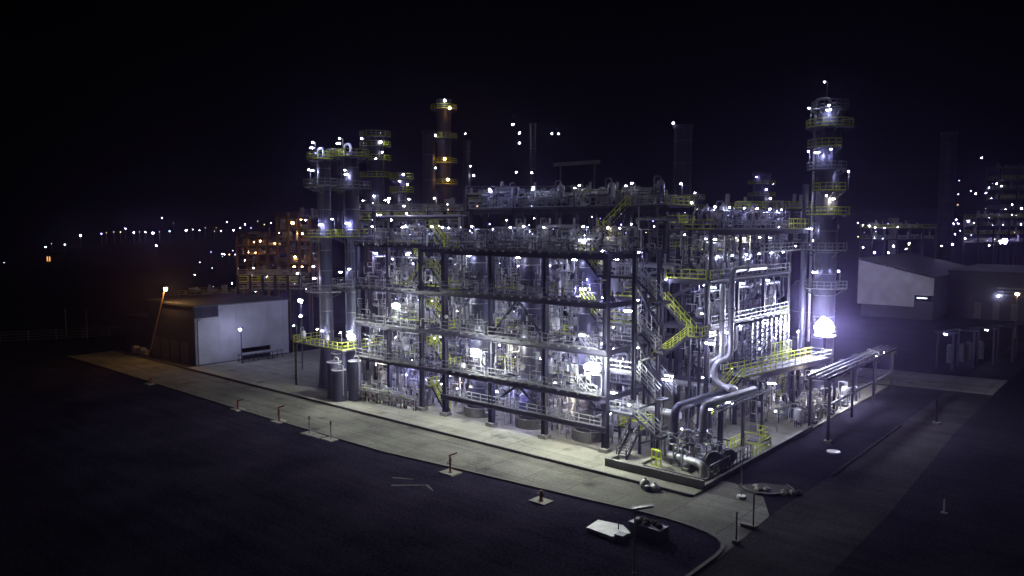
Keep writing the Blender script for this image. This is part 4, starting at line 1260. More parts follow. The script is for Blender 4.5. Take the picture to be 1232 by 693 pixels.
def hydrant(u, v, label):
    t = thing('fire_hydrant', label, 'hydrant', (u, v, 0))
    MB().box((u - .9, v - .7, 0), (u + .9, v + .7, .13)).build('base_slab', M['pad'], t)
    MB().lathe((u, v, .13), [(.24, 0), (.24, .07), (.14, .08), (.14, .7), (.19, .72), (.17, .85), (.07, .95)], 12).build('barrel', M['rust'], t)
    for q in (-1, 1):
        MB().lathe((u, v, .62), [(.07, .1), (.07, .34), (.1, .34), (.1, .42)], 10, (q, -.4, .25)).build('outlet', M['rust'], t)
    return t
hydrant(10.2, -12.2, 'squat red two-outlet hydrant on a pale slab near the road corner')
hydrant(89.5, -12.0, 'squat hydrant far along the near kerb by the dark building')
def marker(u, v, h, label, slab=True):
    t = thing('marker_post', label, 'post', (u, v, 0))
    MB().cyl((u, v, .05), (u, v, h), .045, 8).build('post', M['grey'], t)
    if slab: MB().box((u - .9, v - .7, 0), (u + .9, v + .7, .12)).build('base_slab', M['pad'], t)
    MB().box((u - .16, v - .03, h - .42), (u + .16, v + .03, h)).build('plate', M['grey'], t)
    return t
marker(45.6, -12.6, 2.2, 'thin marker post on a pale slab, left of two by the near kerb')
marker(41.6, -12.4, 2.2, 'thin marker post on a pale slab, right of two by the near kerb')
tag(MB().box((43.0, -13.2, 0), (44.6, -12.0, .1)).build('slab', M['pad']), 'bare pale slab between the two thin marker posts', 'slab')
t = thing('inspection_slab', 'large pale concrete slab in the dark lot near the road corner', 'slab', (1.6, -13.8, 0))
MB().prism([(3.4, -13.0), (3.2, -15.0), (.5, -15.2), (-.2, -13.6), (1.2, -12.6)], .02, .32).build('slab', M['pale'], t)
MB().cyl((1.0, -13.6, .32), (1.0, -13.6, 1.7), .05, 8).build('stub_pipe', M['grey'], t)
MB().box((-.3, -15.0, .03), (.5, -14.2, .5)).build('valve_box', M['navy'], t)
t = thing('skip', 'dark low skip heaped with debris in the lot beside the corner kerb', 'skip', (-1.4, -12.4, 0))
MB().prism([(.4, -13.0), (-2.6, -13.2), (-2.6, -11.8), (.4, -11.6)], .02, .95).build('body', M['navy'], t)
mb = MB()
for k in range(12): mb.ball((rnd(-2.4, .2), rnd(-12.9, -12.0), 1.0), rnd(.2, .4), 6, 4)
mb.build('debris_heap', M['soil'], t)
t = thing('street_lamp', 'unlit tall street lamp with flat head at the corner of the lot', 'street lamp', at(763, 690, 54.8)[:2] + (0,))
u0, v0 = at(763, 690, 54.8)[:2]
MB().lathe((u0, v0, 0), [(.14, 0), (.14, .25), (.08, .3), (.055, 4.9)], 10).build('pole', M['grey'], t)
hd = (SIDE.x, SIDE.y)
MB().bar((u0 + .25 * .75, v0 - .0, 4.88), (u0 - 1.3 * .75, v0 + 1.3 * .66, 5.18), .42, .16).build('lamp_head', M['navy'], t)
for k, (u, v, h, lb) in enumerate(((-7.2, -9.3, 2.6, 'plain thin post standing at the road corner, nearer the lot kerb'), (-7.0, -5.6, 3.0, 'taller thin post with foot block at the road corner, nearer the plant'))):
    t = thing('marker_post', lb, 'post', (u, v, 0))
    MB().cyl((u, v, 0), (u, v, h), .07, 8).build('post', M['grey'], t)
    MB().box((u - .25, v - .25, 0), (u + .75 * k + .25, v + .25, .3)).build('foot_block', M['plinth'], t)
t = thing('tall_mast', 'very thin tall mast on a pale foot beside the bund corner', 'mast', (-3.2, .6, 0))
MB().cyl((-3.2, .6, .2), (-3.2, .6, 5.6), .05, 8).build('mast', M['galv'], t)
MB().lathe((-3.2, .6, 0), [(.45, 0), (.42, .25), (.1, .3)], 12).build('foot', M['white'], t)
# traffic island
isl = [(-1.2, 3.6), (-2.6, 2.4), (-4.2, 2.0), (-6.0, 2.7), (-7.4, 4.2), (-7.6, 6.0), (-6.2, 7.0), (-3.5, 6.2)]
isl = [(-2.9 + (a + 2.9) * .7, 3.6 + (b - 3.6) * .8) for a, b in isl]
t = thing('traffic_island', 'small kerbed traffic island with pale rubble at the side road mouth', 'traffic island', (-4.6, 4.2, 0))
MB().prism(isl, .01, .14).build('soil_bed', M['soil'], t)
k = MB()
for a, b in zip(isl[:6], isl[1:7]): k.bar((*a, .13), (*b, .13), .22, .26)
k.build('island_kerb', M['kerb'], t)
for i, (u, v) in enumerate(((-3.6, 3.4), (-4.2, 3.9), (-3.2, 4.0), (-6.0, 3.9), (-6.4, 4.5), (-5.7, 4.5), (-6.8, 5.0))):
    mb = MB().ball((u, v, .2), rnd(.28, .5), 7, 5, .6)
    for q in mb.v: q += Vector((rnd(-.07, .07), rnd(-.07, .07), rnd(-.05, .05)))
    tag(mb.build('rubble_stone', M['pad']), 'pale rubble stone lying on the small traffic island', 'stone', 'stones on the traffic island')
tag(MB().lathe((-4.8, 21, 0.0), [(.75, 0), (.72, .12), (.2, .14)], 16).build('manhole_cover', M['white']), 'pale round manhole cover on the dark ground right of the plant', 'manhole')
t = thing('marker_post', 'short pale stake on the dark ground far right of the side road', 'post', (-18.2, 8.5, 0))
MB().cyl((-18.2, 8.5, 0), (-18.2, 8.5, 1.3), .06, 8).build('post', M['white'], t)  # stake made up for a bright lens speck
MB().box((-18.45, 8.3, 0), (-17.95, 8.7, .12)).build('foot_block', M['plinth'], t)
for i, (u, v) in enumerate(((-3.0, 24.5), (-10.6, 42.0))):
    t = thing('marker_post', ['dark thick post by the plant edge near the pale manhole', 'dark thick post standing on the side road edge'][i], 'post', (u, v, 0))
    MB().hbeam((u, v, 0), (u, v, 3.2), .3, .3, up=(1, 0, 0)).build('post', M['steel'], t)
    MB().box((u - .4, v - .4, 0), (u + .4, v + .4, .25)).build('foot_block', M['plinth'], t)

# ------------------------------------------------------------------ left building
lb = thing('workshop', 'dark flat-roofed workshop with one pale sheet-clad end wall', 'building', (107, 9, 0))
H = 10.6
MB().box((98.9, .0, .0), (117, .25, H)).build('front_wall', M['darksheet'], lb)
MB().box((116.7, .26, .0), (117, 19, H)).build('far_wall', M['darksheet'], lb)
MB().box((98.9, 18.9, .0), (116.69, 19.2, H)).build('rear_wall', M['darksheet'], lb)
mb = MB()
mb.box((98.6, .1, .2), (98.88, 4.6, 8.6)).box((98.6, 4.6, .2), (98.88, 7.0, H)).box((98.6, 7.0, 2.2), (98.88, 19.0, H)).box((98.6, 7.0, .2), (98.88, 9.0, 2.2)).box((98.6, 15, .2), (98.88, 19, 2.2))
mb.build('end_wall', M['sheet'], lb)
lv = MB()
for k in range(5): lv.bar((98.7, .3, 8.85 + .38 * k), (98.7, 4.5, 8.85 + .38 * k), .1, .16)
for k in range(4): lv.bar((98.7, .3 + 1.4 * k, 8.6), (98.7, .3 + 1.4 * k, H), .12)
lv.build('louvre_window', M['navy'], lb)
MB().box((98.45, -.25, H), (117.3, 19.5, H + .35)).build('roof', M['roof'], lb)
for i in range(4):
    u = 101 + 3.9 * i
    MB().box((u, -.06, .1), (u + 3.0, -.003, 4.0)).build('shutter_door', M['shutter'], lb)
for k in range(5):
    MB().bar((98.58, 4.6 + 3.3 * k, 2.3), (98.58, 4.6 + 3.3 * k, 10.5), .05, .06, (1, 0, 0)).build('cladding_seam', M['sheet'], lb)
MB().bar((98.35, -.2, H + .1), (98.35, 19.4, H + .1), .18, .16).build('gutter', M['grey'], lb)
MB().tube([(98.45, .5, .2), (98.45, .5, 8.2), (98.45, 1.1, 8.4)], .09, 8).build('downpipe', M['grey'], lb)
an = thing('annexe', 'low dark annexe beyond the workshop with pale stacked sheets at its foot', 'building', (124, 8, 0))
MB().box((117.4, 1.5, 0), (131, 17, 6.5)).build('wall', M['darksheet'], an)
MB().box((117.3, 1.2, 6.5), (131.3, 17.3, 6.8)).build('roof', M['roof'], an)
for i in range(4):
    tag(MB().box((117.6 + 1.6 * i, -.6, .0), (118.9 + 1.6 * i, .5, .9 + .35 * (i % 2))).build('sheet_stack', M['white']), f'{["first","second","third","fourth"][i]} pale sheet stack outside the annexe, counted from the workshop', 'stack')
# pipe racks parked by the pale wall
for i in range(3):
    v = 8.0 + 3.0 * i
    t = thing('pipe_trolley', f'{["left","middle","right"][i]} one of three dark pipe trestles standing along the pale wall', 'trestle', (95.5, v, .18))
    for q in (-1, 1):
        for e in (-1, 1):
            MB().bar((95.5 + q * .9, v + e * 1.1, .2), (95.5 + q * .7, v + e * .9, 1.5), .1).build('leg', M['steel'], t)
    MB().box((94.6, v - 1.2, 1.5), (96.4, v + 1.2, 1.6)).build('table_top', M['grey'], t)
    mb = MB()
    for k in range(4): mb.cyl((94.8 + .4 * k, v - 1.5, 1.7), (94.8 + .4 * k, v + 1.5, 1.7), .1, 7)
    mb.build('stacked_tubes', M['galv'], t)
t = thing('wall_lamp', 'white lamp on a short pole in front of the pale workshop wall', 'lamp', (97.6, 6.4, .2))
MB().cyl((94.2, 6.4, .18), (94.2, 6.4, 6.6), .07, 7).build('pole', M['steel'], t)
MB().box((93.9, 6.0, 6.65), (94.5, 6.7, 6.8)).build('lamp_hood', M['grey'], t)
MB().ball((94.2, 6.2, 6.45), .24, 8, 5, .8).build('lens', M['lamp'], t)
# leaning mast with sodium lamp
t = thing('lamp_mast', 'leaning thin mast with glaring orange lamp beside the dark workshop', 'lamp mast', (114, -1.2, 0))
MB().cyl((115.2, -1.0, 0), (107.3, -.9, 13.9), .13, 8).build('pole', M['orange'], t)
MB().box((106.6, -1.25, 13.8), (107.6, -.55, 14.1)).build('lamp_hood', M['grey'], t)
MB().ball((107.0, -1.0, 13.5), .3, 8, 5).build('lens', M['warm'], t)
# fence at the far left and poles
fn = thing('boundary_fence', 'long low dark fence crossing the far left edge of the lot', 'fence', (150, 20, 0))
fa, fb = Vector((190, -80, 0)), Vector((136, 34, 0))
for k in range(25):
    p = fa.lerp(fb, k / 24); MB().bar(p, p + Vector((0, 0, 2.4)), .14).build('fence_post', M['grey'], fn)
mb = MB()
for h in (.3, .9, 1.5, 2.1): mb.bar(fa + Vector((0, 0, h)), fb + Vector((0, 0, h)), .05, .1)
mb.build('fence_rail', M['grey'], fn)
for i, (px, py, D) in enumerate(((80, 405, 172), (105, 404, 170))):
    u, v, z = at(px, py, D)
    t = thing('utility_pole', ['plain dark utility pole at the far road end, left one', 'plain dark utility pole at the far road end, right one'][i], 'pole', (u, v, 0))
    MB().lathe((u, v, 0), [(.16, 0), (.1, 6.5)], 8).build('pole', M['grey'], t)
    MB().bar((u - .8, v - .5, 6.1), (u + .8, v + .5, 6.1), .12).build('cross_arm', M['grey'], t)

# ------------------------------------------------------------------ right shed and dark hall
sh = thing('shed', 'pale gable-walled shed with dark sloping roof beyond the lone column', 'shed', (24, 160, 0))
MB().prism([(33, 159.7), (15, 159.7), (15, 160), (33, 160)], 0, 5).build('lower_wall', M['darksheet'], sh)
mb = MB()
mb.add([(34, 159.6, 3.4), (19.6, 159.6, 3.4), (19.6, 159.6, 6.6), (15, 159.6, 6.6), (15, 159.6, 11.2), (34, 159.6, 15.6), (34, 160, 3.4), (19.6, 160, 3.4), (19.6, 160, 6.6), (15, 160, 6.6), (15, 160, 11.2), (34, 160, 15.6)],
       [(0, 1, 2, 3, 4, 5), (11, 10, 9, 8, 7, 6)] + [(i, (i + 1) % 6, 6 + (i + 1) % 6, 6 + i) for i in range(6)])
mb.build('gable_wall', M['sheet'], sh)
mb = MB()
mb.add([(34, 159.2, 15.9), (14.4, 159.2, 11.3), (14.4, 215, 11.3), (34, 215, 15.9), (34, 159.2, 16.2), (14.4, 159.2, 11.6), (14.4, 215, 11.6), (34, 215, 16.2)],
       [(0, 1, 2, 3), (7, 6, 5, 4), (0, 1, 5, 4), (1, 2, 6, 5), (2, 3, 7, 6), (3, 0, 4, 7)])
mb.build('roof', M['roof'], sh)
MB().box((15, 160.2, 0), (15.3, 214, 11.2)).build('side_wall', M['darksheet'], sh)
hl = thing('hall', 'huge dark windowless hall at the right, beside the pale gabled shed', 'building', (-10, 190, 0))
MB().box((-34, 172, 0), (14, 215, 12.5)).build('wall', M['darksheet'], hl)
MB().box((-34.6, 171.4, 12.5), (14.2, 215.6, 13.0)).build('roof', M['roof'], hl)
for i in range(3):
    MB().box((-3.5, 171.93, 6.6 + .9 * i), (2.5, 171.99, 7.0 + .9 * i)).build('vent_strip', M['grey'], hl)
for i in range(7):
    u = 6 - 4.2 * i
    MB().box((u, 171.93, .2), (u + 1.6, 171.99, 4.6)).build('roller_door', M['shutter'], hl)
# dark trestles at the end of the rack
for i in range(6):
    u, v = -3 - 2.2 * i, 84 + 5.5 * i
    t = thing('pipe_trestle', f'{["first","second","third","fourth","fifth","sixth"][i]} dark pipe trestle before the hall, counted from the rack end', 'trestle', (u, v, 0))
    for q in (-1.2, 1.2): MB().hbeam((u + q, v, 0), (u + q, v, 6.4), .3, .3, up=(1, 0, 0)).build('post', M['steel'], t)
    MB().hbeam((u - 1.8, v, 6.55), (u + 1.8, v, 6.55), .3, .3).build('beam', M['steel'], t)
    MB().cyl((u + .5, v - 3, 6.9), (u - 1.4, v + 3, 6.9), .2, 8).build('pipe', M['grey'], t)
for i in range(4):
    tag(MB().lathe((-2.2 - 1.5 * (i % 2) - 2 * (i // 2), 92 + 3 * i, 0), [(.5, 0), (.5, 3.2), (.1, 3.5)], 12).build('gas_cylinder', M['grey']), f'{["first","second","third","fourth"][i]} pale upright cylinder on the lit pavement before the hall, from the rack end', 'cylinder')

# ------------------------------------------------------------------ structures behind the plant
def ground_at(px, D):
    u, v, z = at(px, 272, D)
    return u, v
def zpix(py, D):
    return at(616, py, D)[2]
def stack(px, D, ytop, r, label, name='chimney', m='navy', plats=()):
    u, v = ground_at(px, D); z = zpix(ytop, D)
    t = thing(name, label, 'chimney' if name == 'chimney' else 'column', (u, v, 0))
    MB().lathe((u, v, 0), [(r * 1.25, 0), (r * 1.2, 3), (r, 8), (r, z - 1), (r * 1.12, z - .9), (r * 1.12, z)], 18).build('shell', M[m], t)
    k = MB()
    zz = 12
    while zz < z - 2: k.ring((u, v, zz), r + .02, .08, n=18); zz += 6
    k.build('stiffening_ring', M['grey'], t)
    for pz in plats:
        q = zpix(pz, D)
        round_platform(t, u, v, q, r + .05, r + 1.5, -pi * 1.2, pi * .3, M['yellow'])
    return t
stack(517, 185, 158, 1.5, 'slimmer of two tall dark columns side by side behind the left frame', plats=())
stack(535, 190, 122, 1.7, 'taller of two dark columns side by side, with orange-lit galleries', 'process_column', plats=(134, 168, 197, 222))
stack(453, 165, 160, 1.8, 'dark column with lamp-lit galleries right behind the twin columns', 'process_column', plats=(166, 178, 194, 214))
stack(641, 230, 150, .9, 'very thin tall dark chimney behind the middle of the high deck', m='steel')
stack(562, 240, 170, 1.2, 'faint dark chimney right of the orange-lit column')
stack(820, 210, 152, 2.4, 'broad faint dark chimney behind the stair tower')
stack(915, 240, 208, 2.6, 'short dark column with blue lamps above the upper right block', 'process_column', plats=(222, 236))
stack(835, 190, 232, 1.0, 'stub column with a crown of small lamps left of the upper right block', 'process_column', plats=(240, 252))
stack(1137, 330, 160, 3.0, 'faint thick chimney alone in the dark sky beyond the hall')
stack(484, 150, 208, .8, 'thin lamp-hung column above the left end of the pipe bridge', 'process_column', plats=(216, 232))
stack(1075, 260, 262, 1.4, 'pale short stub behind the shed roof', 'process_column', m='pale')

def far_rack(px0, px1, ytop, ybot, D, label, levels=4, bays=4, m='steel', depth=8, pipes='pale', raily='yellow'):
    """open steel structure further back, with decks, rails and vessels"""
    a = ground_at(px0, D); b = ground_at(px1, D)
    zt = zpix(ytop, D)
    A, B = Vector((*a, 0)), Vector((*b, 0))
    d = (B - A).normalized(); e = Vector((-d.y, d.x, 0)) * depth
    t = thing('process_structure', label, 'steel structure', ((a[0] + b[0]) / 2, (a[1] + b[1]) / 2, 0))
    for i in range(bays + 1):
        for s in (0, 1):
            p = A.lerp(B, i / bays) + e * s
            MB().bar(p, p + Vector((0, 0, zt)), .45).build('column', M[m], t)
    z0 = max(2, zpix(ybot, D))
    for j in range(levels):
        z = z0 + (zt - z0) * (j + 1) / levels
        mb = MB()
        mb.add([A + Vector((0, 0, z)), B + Vector((0, 0, z)), B + e + Vector((0, 0, z)), A + e + Vector((0, 0, z)), A + Vector((0, 0, z - .4)), B + Vector((0, 0, z - .4)), B + e + Vector((0, 0, z - .4)), A + e + Vector((0, 0, z - .4))],
               [(0, 1, 2, 3), (7, 6, 5, 4), (0, 1, 5, 4), (1, 2, 6, 5), (2, 3, 7, 6), (3, 0, 4, 7)])
        mb.build('deck', M['grate'], t)
        rl = rail_mb([A + Vector((0, 0, z)), B + Vector((0, 0, z))], step=2.2, r=.05)
        rail_mb([A + e + Vector((0, 0, z)), B + e + Vector((0, 0, z))], rl, step=2.2, r=.05)
        rl.build('handrail', M[raily if j % 2 or raily == 'orange' else 'galv'], t)
        pp = MB()
        for k in range(int((B - A).length / 1.2)):
            p = A.lerp(B, R.random()) + e * rnd(.1, .9) + Vector((0, 0, z))
            h = rnd(.6, 2.6)
            if k % 3: pp.cyl(p, p + Vector((0, 0, h)), rnd(.12, .45), 8)
            else: pp.cyl(p + Vector((0, 0, h * .5)), p + Vector((0, 0, h * .5)) + d * rnd(1, 3.5), rnd(.12, .5), 8)
        pp.build('deck_piping', M[pipes], t)
    return t
far_rack(298, 345, 285, 325, 190, 'orange-lit open structure left of the twin columns', 4, 4, 'orange', raily='orange')  # orange light painted into frame and rails, besides the lamps
far_rack(346, 384, 262, 330, 175, 'taller orange-lit structure directly behind the slim column', 5, 3, 'orange', raily='orange')
far_rack(228, 296, 352, 362, 200, 'low pale pipework structure beyond the workshop roof', 2, 5, 'grey', pipes='white')
far_rack(300, 372, 328, 352, 165, 'low dark pipework structure right of the workshop roof', 3, 5, 'steel', pipes='pale')
far_rack(565, 690, 236, 262, 120, 'deep rear structure showing above the left half of the high deck', 3, 6, 'steel', pipes='white')
far_rack(690, 790, 240, 262, 125, 'deep rear structure showing above the right half of the high deck', 2, 5, 'steel', pipes='silver')
far_rack(440, 560, 255, 285, 130, 'rear structure showing behind the left frame top', 3, 6, 'steel', pipes='pale')
far_rack(790, 866, 268, 330, 128, 'dark rear structure between stair tower and upper right block', 4, 4, 'steel', pipes='pale')
far_rack(868, 975, 252, 300, 132, 'rear structure poking above the upper right block', 4, 5, 'steel', pipes='white')
far_rack(1160, 1232, 262, 300, 260, 'far lamp-lit structure beyond the hall at the right', 4, 4, 'steel', pipes='pale')
far_rack(1185, 1225, 205, 262, 300, 'tall narrow far structure above the hall at the right', 5, 2, 'steel', pipes='grey')

# ------------------------------------------------------------------ lamps
def place_pix(px, py, D, kind, label, group=None, s=1.0):
    return place(kind, at(px, py, D), label, group, rot=YAW, scale=(s, s, s))

FL = [((14.3, 2.0, 9.9), 'brightest front floodlight, on the frame beside the stair tower', 1.5, .0), ((31.4, 1.9, 9.7), 'front floodlight on the frame between second and third bays from the stair tower', 1.15, .0),
      ((46.2, 1.9, 14.4), 'front floodlight high on the left frame', 0.9, .0), ((55.6, 1.6, 9.4), 'front floodlight low at the left frame end by the twin columns', 1.0, .0)]
for o, lb_, s, r_ in FL:
    place('flood', o, lb_, 'floodlights on the front frame', rot=r_, scale=(s, s, s))
t = thing('floodlight', 'blinding yard floodlight before the lone column, brightest lamp of all', 'floodlight', (4.2, 43.4, 9.75))
MB().cyl((4.0, 43.6, 9.75), (4.0, 43.6, 10.7), .07, 8).build('pole', M['steel'], t)
MB().lathe((4.35, 43.75, 11.45), [(.3, 0), (.8, .1), (1.05, .5), (1.15, .95)], 16, (-.45, -1, -.3)).build('housing', M['galv'], t)
MB().ball((3.95, 42.85, 11.25), .48, 12, 7, .9).ball((4.95, 43.0, 10.9), .36, 12, 7, .9).ball((3.1, 42.95, 10.75), .36, 12, 7, .9).ball((4.1, 42.9, 12.1), .28, 10, 6).build('lens', M['floodbig'], t)
PROTO.setdefault('flood', None)
u, v, z = at(362, 361, 132)
t = thing('lamp_mast', 'white lamp on a plain mast left of the slim column', 'lamp mast', (u, v, 0))
MB().lathe((u, v, 0), [(.12, 0), (.07, z)], 8).build('pole', M['grey'], t)
MB().box((u - .3, v - .3, z + .1), (u + .3, v + .3, z + .25)).build('lamp_hood', M['grey'], t)
MB().ball((u, v - .1, z - .1), .36, 8, 5).build('lens', M['lamp'], t)
u, v, z = at(1224, 353, 170)
t = thing('lamp_mast', 'orange street lamp at the far right above a lit road patch', 'lamp mast', (u, v, 0))
MB().lathe((u, v, 0), [(.14, 0), (.08, z)], 8).build('pole', M['grey'], t)
MB().box((u - .4, v - .4, z + .1), (u + .6, v + .3, z + .28)).build('lamp_hood', M['grey'], t)
MB().ball((u, v - .1, z - .12), .38, 8, 5).build('lens', M['warmdim'], t)
u, v, z = at(1187, 362, 190)
t = thing('wall_lamp', 'small white lamp on the dark hall wall', 'lamp', (u, 171.5, z))
MB().bar((u, 171.95, z + .1), (u, 171.4, z + .1), .1).build('bracket', M['grey'], t)
MB().ball((u, 171.3, z), .2, 8, 5).build('lens', M['lamp'], t)
t = thing('wall_lamp', 'tilted strip lamp above the dark opening of the pale shed', 'lamp', (17.5, 159.3, 6))
MB().box((16.2, 159.35, 6.05), (19.0, 159.58, 6.2)).build('bracket', M['grey'], t)
MB().bar((16.4, 159.2, 5.9), (18.8, 159.2, 5.9), .22, .14).build('lens', M['farsoft'], t)

t = thing('lamp_mast', 'added unseen floodlight mast lighting the pale gabled shed, behind the lone column', 'lamp mast', (31.6, 125, 0))
MB().lathe((31.6, 125, 0), [(.2, 0), (.1, 9.4)], 8).build('pole', M['grey'], t)  # mast added out of view to brighten the shed's gable wall
MB().lathe((31.6, 125, 9.9), [(.15, 0), (.4, .2), (.5, .5)], 10, (0, 1, -.2)).build('housing', M['grey'], t)
MB().ball((31.6, 125.5, 9.8), .42, 9, 5).build('lens', M['addedmast'], t)

DIM = ['far', 'far', 'farsoft', 'farsoft', 'farviolet', 'faramber', 'farblue']
# lamps hung in each bay
for bi, (u0, u1) in enumerate(BAYS):
    for li in range(5):
        z1 = (LEV[li + 1] if li < 4 else 25.6) - .75 - (.1 if bi > 3 else 0)
        w = u1 - u0
        where = f'{LEVN[li]}, {BAYN[bi]}'
        if li < 4:
            place('ceiling', (u0 + w * .3, 9.7, z1), f'rear ceiling lamp {where}', scale=(1.7,) * 3 if li == 0 else None)
            if bi != 3:
                place('ceiling', (u0 + w * .72, 14.8, z1), f'deep ceiling lamp {where}')
                place('ceiling', (u0 + w * .62, 5.3, z1), f'front ceiling lamp {where}', scale=(1.5,) * 3 if li == 0 else None)
        if bi != 3:
            place('stanchion', (u0 + w * rnd(.25, .75), 10.35, LEV[li] + .1), f'stanchion lamp on a thin pole {where}', rot=rnd(-.5, .5))
        if li == 4:
            place('stanchion', (u0 + w * .25, 3.2, 22.3), f'stanchion lamp at the top deck front edge, {BAYN[bi]}', rot=rnd(-.3, .3))
for i in range(9):
    place('stanchion', (13.6 + 3.9 * i, 15.0 if i % 2 else 19.5, 27.5), f'stanchion lamp on the high steel deck, number {["one","two","three","four","five","six","seven","eight","nine"][i]} from the stair tower', rot=rnd(-.5, .5))
for i in range(4):
    place('stanchion', (50 + 5.5 * i, 13.0, 26.4), f'stanchion lamp on the long pipe bridge, {["first","second","third","fourth"][i]} from the high deck')
for nm, a, b in RW:
    for z, dn in ((6.6, 'at ground level'), (12.8, 'on the first floor'), (18.2, 'on the second floor'), (23.9, 'on the third floor')):
        place('ceiling', (8.9, a + 2, z - .3), f'front ceiling lamp {dn}, {nm} part of deep right block')
        place('ceiling', (11.4, a + 5, z - .3), f'inner ceiling lamp {dn}, {nm} part of deep right block')
    for k in range(2):
        place('stanchion', (8.1, a + 1.5 + 4 * k, 24.6), f'{["nearer","farther"][k]} stanchion lamp on the roof edge, {nm} part of deep right block', rot=-1.2)
        place('stanchion', (8.1, a + 2.5 + 4 * k, 18.8), f'{["nearer","farther"][k]} stanchion lamp on the third floor edge, {nm} part of deep right block', rot=-1.2)
for i, (o, wh) in enumerate((((71.0, 3.6, 15.0), 'far end of the slim column lowest gallery'), ((69.4, 4.2, 23.3), 'slim column second gallery'), ((69.3, 4.6, 31.0), 'slim column third gallery'), ((67.6, 4.4, 35.0), 'slim column top gallery'),
        ((60.0, 5.2, 16.0), 'thick column lowest gallery'), ((63.4, 4.6, 23.4), 'thick column second gallery'), ((60.0, 4.6, 30.5), 'thick column third gallery'), ((61.5, 5.0, 35.2), 'thick column top gallery'), ((59.2, 7.0, 35.2), 'thick column top gallery rear side'),
        ((70.5, 2.4, 6.95), 'far corner of the broad low platform'), ((59.0, 2.3, 6.95), 'near corner of the broad low platform'), ((64.4, 2.3, 6.95), 'middle of the broad low platform'),
        ((5.0, 45.2, 39.0), 'lone column top ringed gallery'), ((7.8, 46.0, 39.0), 'lone column top gallery far side'), ((4.6, 45.7, 33.0), 'lone column middle gallery'), ((8.0, 46.5, 33.0), 'lone column middle gallery far side'),
        ((5.0, 45.6, 26.6), 'lone column lower gallery'), ((8.6, 47.5, 26.6), 'lone column lower gallery far side'), ((2.9, 47.8, 30.0), 'lone column small side gallery'), ((6.0, 47.0, 42.6), 'very top of the lone column'),
        ((3.5, 47.4, 16.0), 'lone column lowest gallery near side'), ((4.9, 24.0, 7.6), 'long low walkway near end'), ((4.9, 33.0, 7.6), 'long low walkway middle'), ((7.2, 42.0, 7.6), 'long low walkway far end'),
        ((12.2, 5.9, 2.9), 'small low access platform'), ((10.6, 5.4, 19.6), 'stair tower upper landing'), ((10.6, 5.4, 14.5), 'stair tower middle landing'), ((10.6, 5.4, 9.4), 'stair tower lower landing'),
        ((13.2, 16.0, 16.05), 'yellow stair top landing'), ((8.2, 15.4, 12.4), 'yellow stair middle landing'), ((7.8, 9.8, .2), 'rear of the pump skid'), ((3.0, 24.5, .2), 'ground under the low walkway'))):
    place('stanchion', o, f'added stanchion lamp on the {wh}' if 'ground' not in wh and 'rear of' not in wh else f'stanchion lamp at the {wh}', rot=rnd(-.6, .6))
for i, (u, v) in enumerate(((30, 30), (48, 30), (62, 26), (78, 24), (88, 15))):
    t = thing('lamp_mast', f'yard lamp mast behind the frames, {["first","second","third","fourth","fifth"][i]} from the stair tower end', 'lamp mast', (u, v, 0))
    MB().lathe((u, v, 0.1), [(.12, 0), (.07, 8.5)], 8).build('pole', M['grey'], t)
    MB().ball((u, v - .2, 8.6), .22, 8, 5).build('lens', M['lamp'], t)
for i, v in enumerate((50, 54, 58)):  # strip lamps added under the rack to light the ground
    place('ceiling', (-.3, v, 6.15), f'added strip lamp under the low dark pipe rack, {["nearest", "middle", "farthest"][i]} of three', scale=(1.5, 1.5, 1.2))
for i in range(2):  # two more added for the yard light before the hall
    place('ceiling', (-3 - 4.4 * i, 84 + 11 * i, 6.35), f'added strip lamp under the {["first", "third"][i]} dark pipe trestle before the hall', scale=(.9, .9, .9))

for i, (o, sc, lb_) in enumerate((((8.0, 6.6, 9.0), 2.0, 'added strip lamp under the lower right landing of the stair tower'), ((7.6, 15.6, 11.9), 2.0, 'added strip lamp under the middle landing of the yellow zigzag stair'),
        ((5.4, 11.0, 5.5), 2.0, 'added strip lamp under the thick pipes above the pump skid'), ((5.4, 16.2, 5.2), 1.8, 'added strip lamp on the rear portal beam above the pump skid'), ((14.6, 13.6, 15.6), 1.8, 'added strip lamp under the top landing of the yellow zigzag stair'),
        ((7.6, 20.5, 12.6), 1.8, 'added strip lamp on the deep right block beside the twin silver pipes'), ((10.8, 12.0, 8.2), 1.8, 'added strip lamp below the lower flight of the yellow zigzag stair'), ((14.8, 9.5, 15.6), 1.8, 'added strip lamp behind the stair tower at second deck height'),
        ((4.0, 25, 6.2), 1.8, 'added strip lamp under the near end of the long low walkway'), ((2.6, 36, 6.2), 1.8, 'added strip lamp under the far end of the long low walkway'))):
    place('ceiling', o, lb_, scale=(sc, sc, sc))  # strip lamps added to brighten the skid, walkway and zigzag stair
for i, (u, z, wh) in enumerate(((15.3, 19.65, 'top left'), (15.3, 14.5, 'second left'), (15.3, 9.35, 'third left'), (11.2, 4.8, 'bottom right'))):  # lamps added so the yellow stair flights are lit
    place('stanchion', (u, 5.5, z), f'added stanchion lamp on the {wh} landing of the end stair tower', rot=rnd(-.3, .3))
for i, z in enumerate((23.6, 18.3, 13.2)):  # further lamps added to light the flights themselves
    place('ceiling', (17.0, 3.6, z), f'added strip lamp lighting the {["top", "second", "third"][i]} stair flight of the end stair tower', scale=(1.4,) * 3)
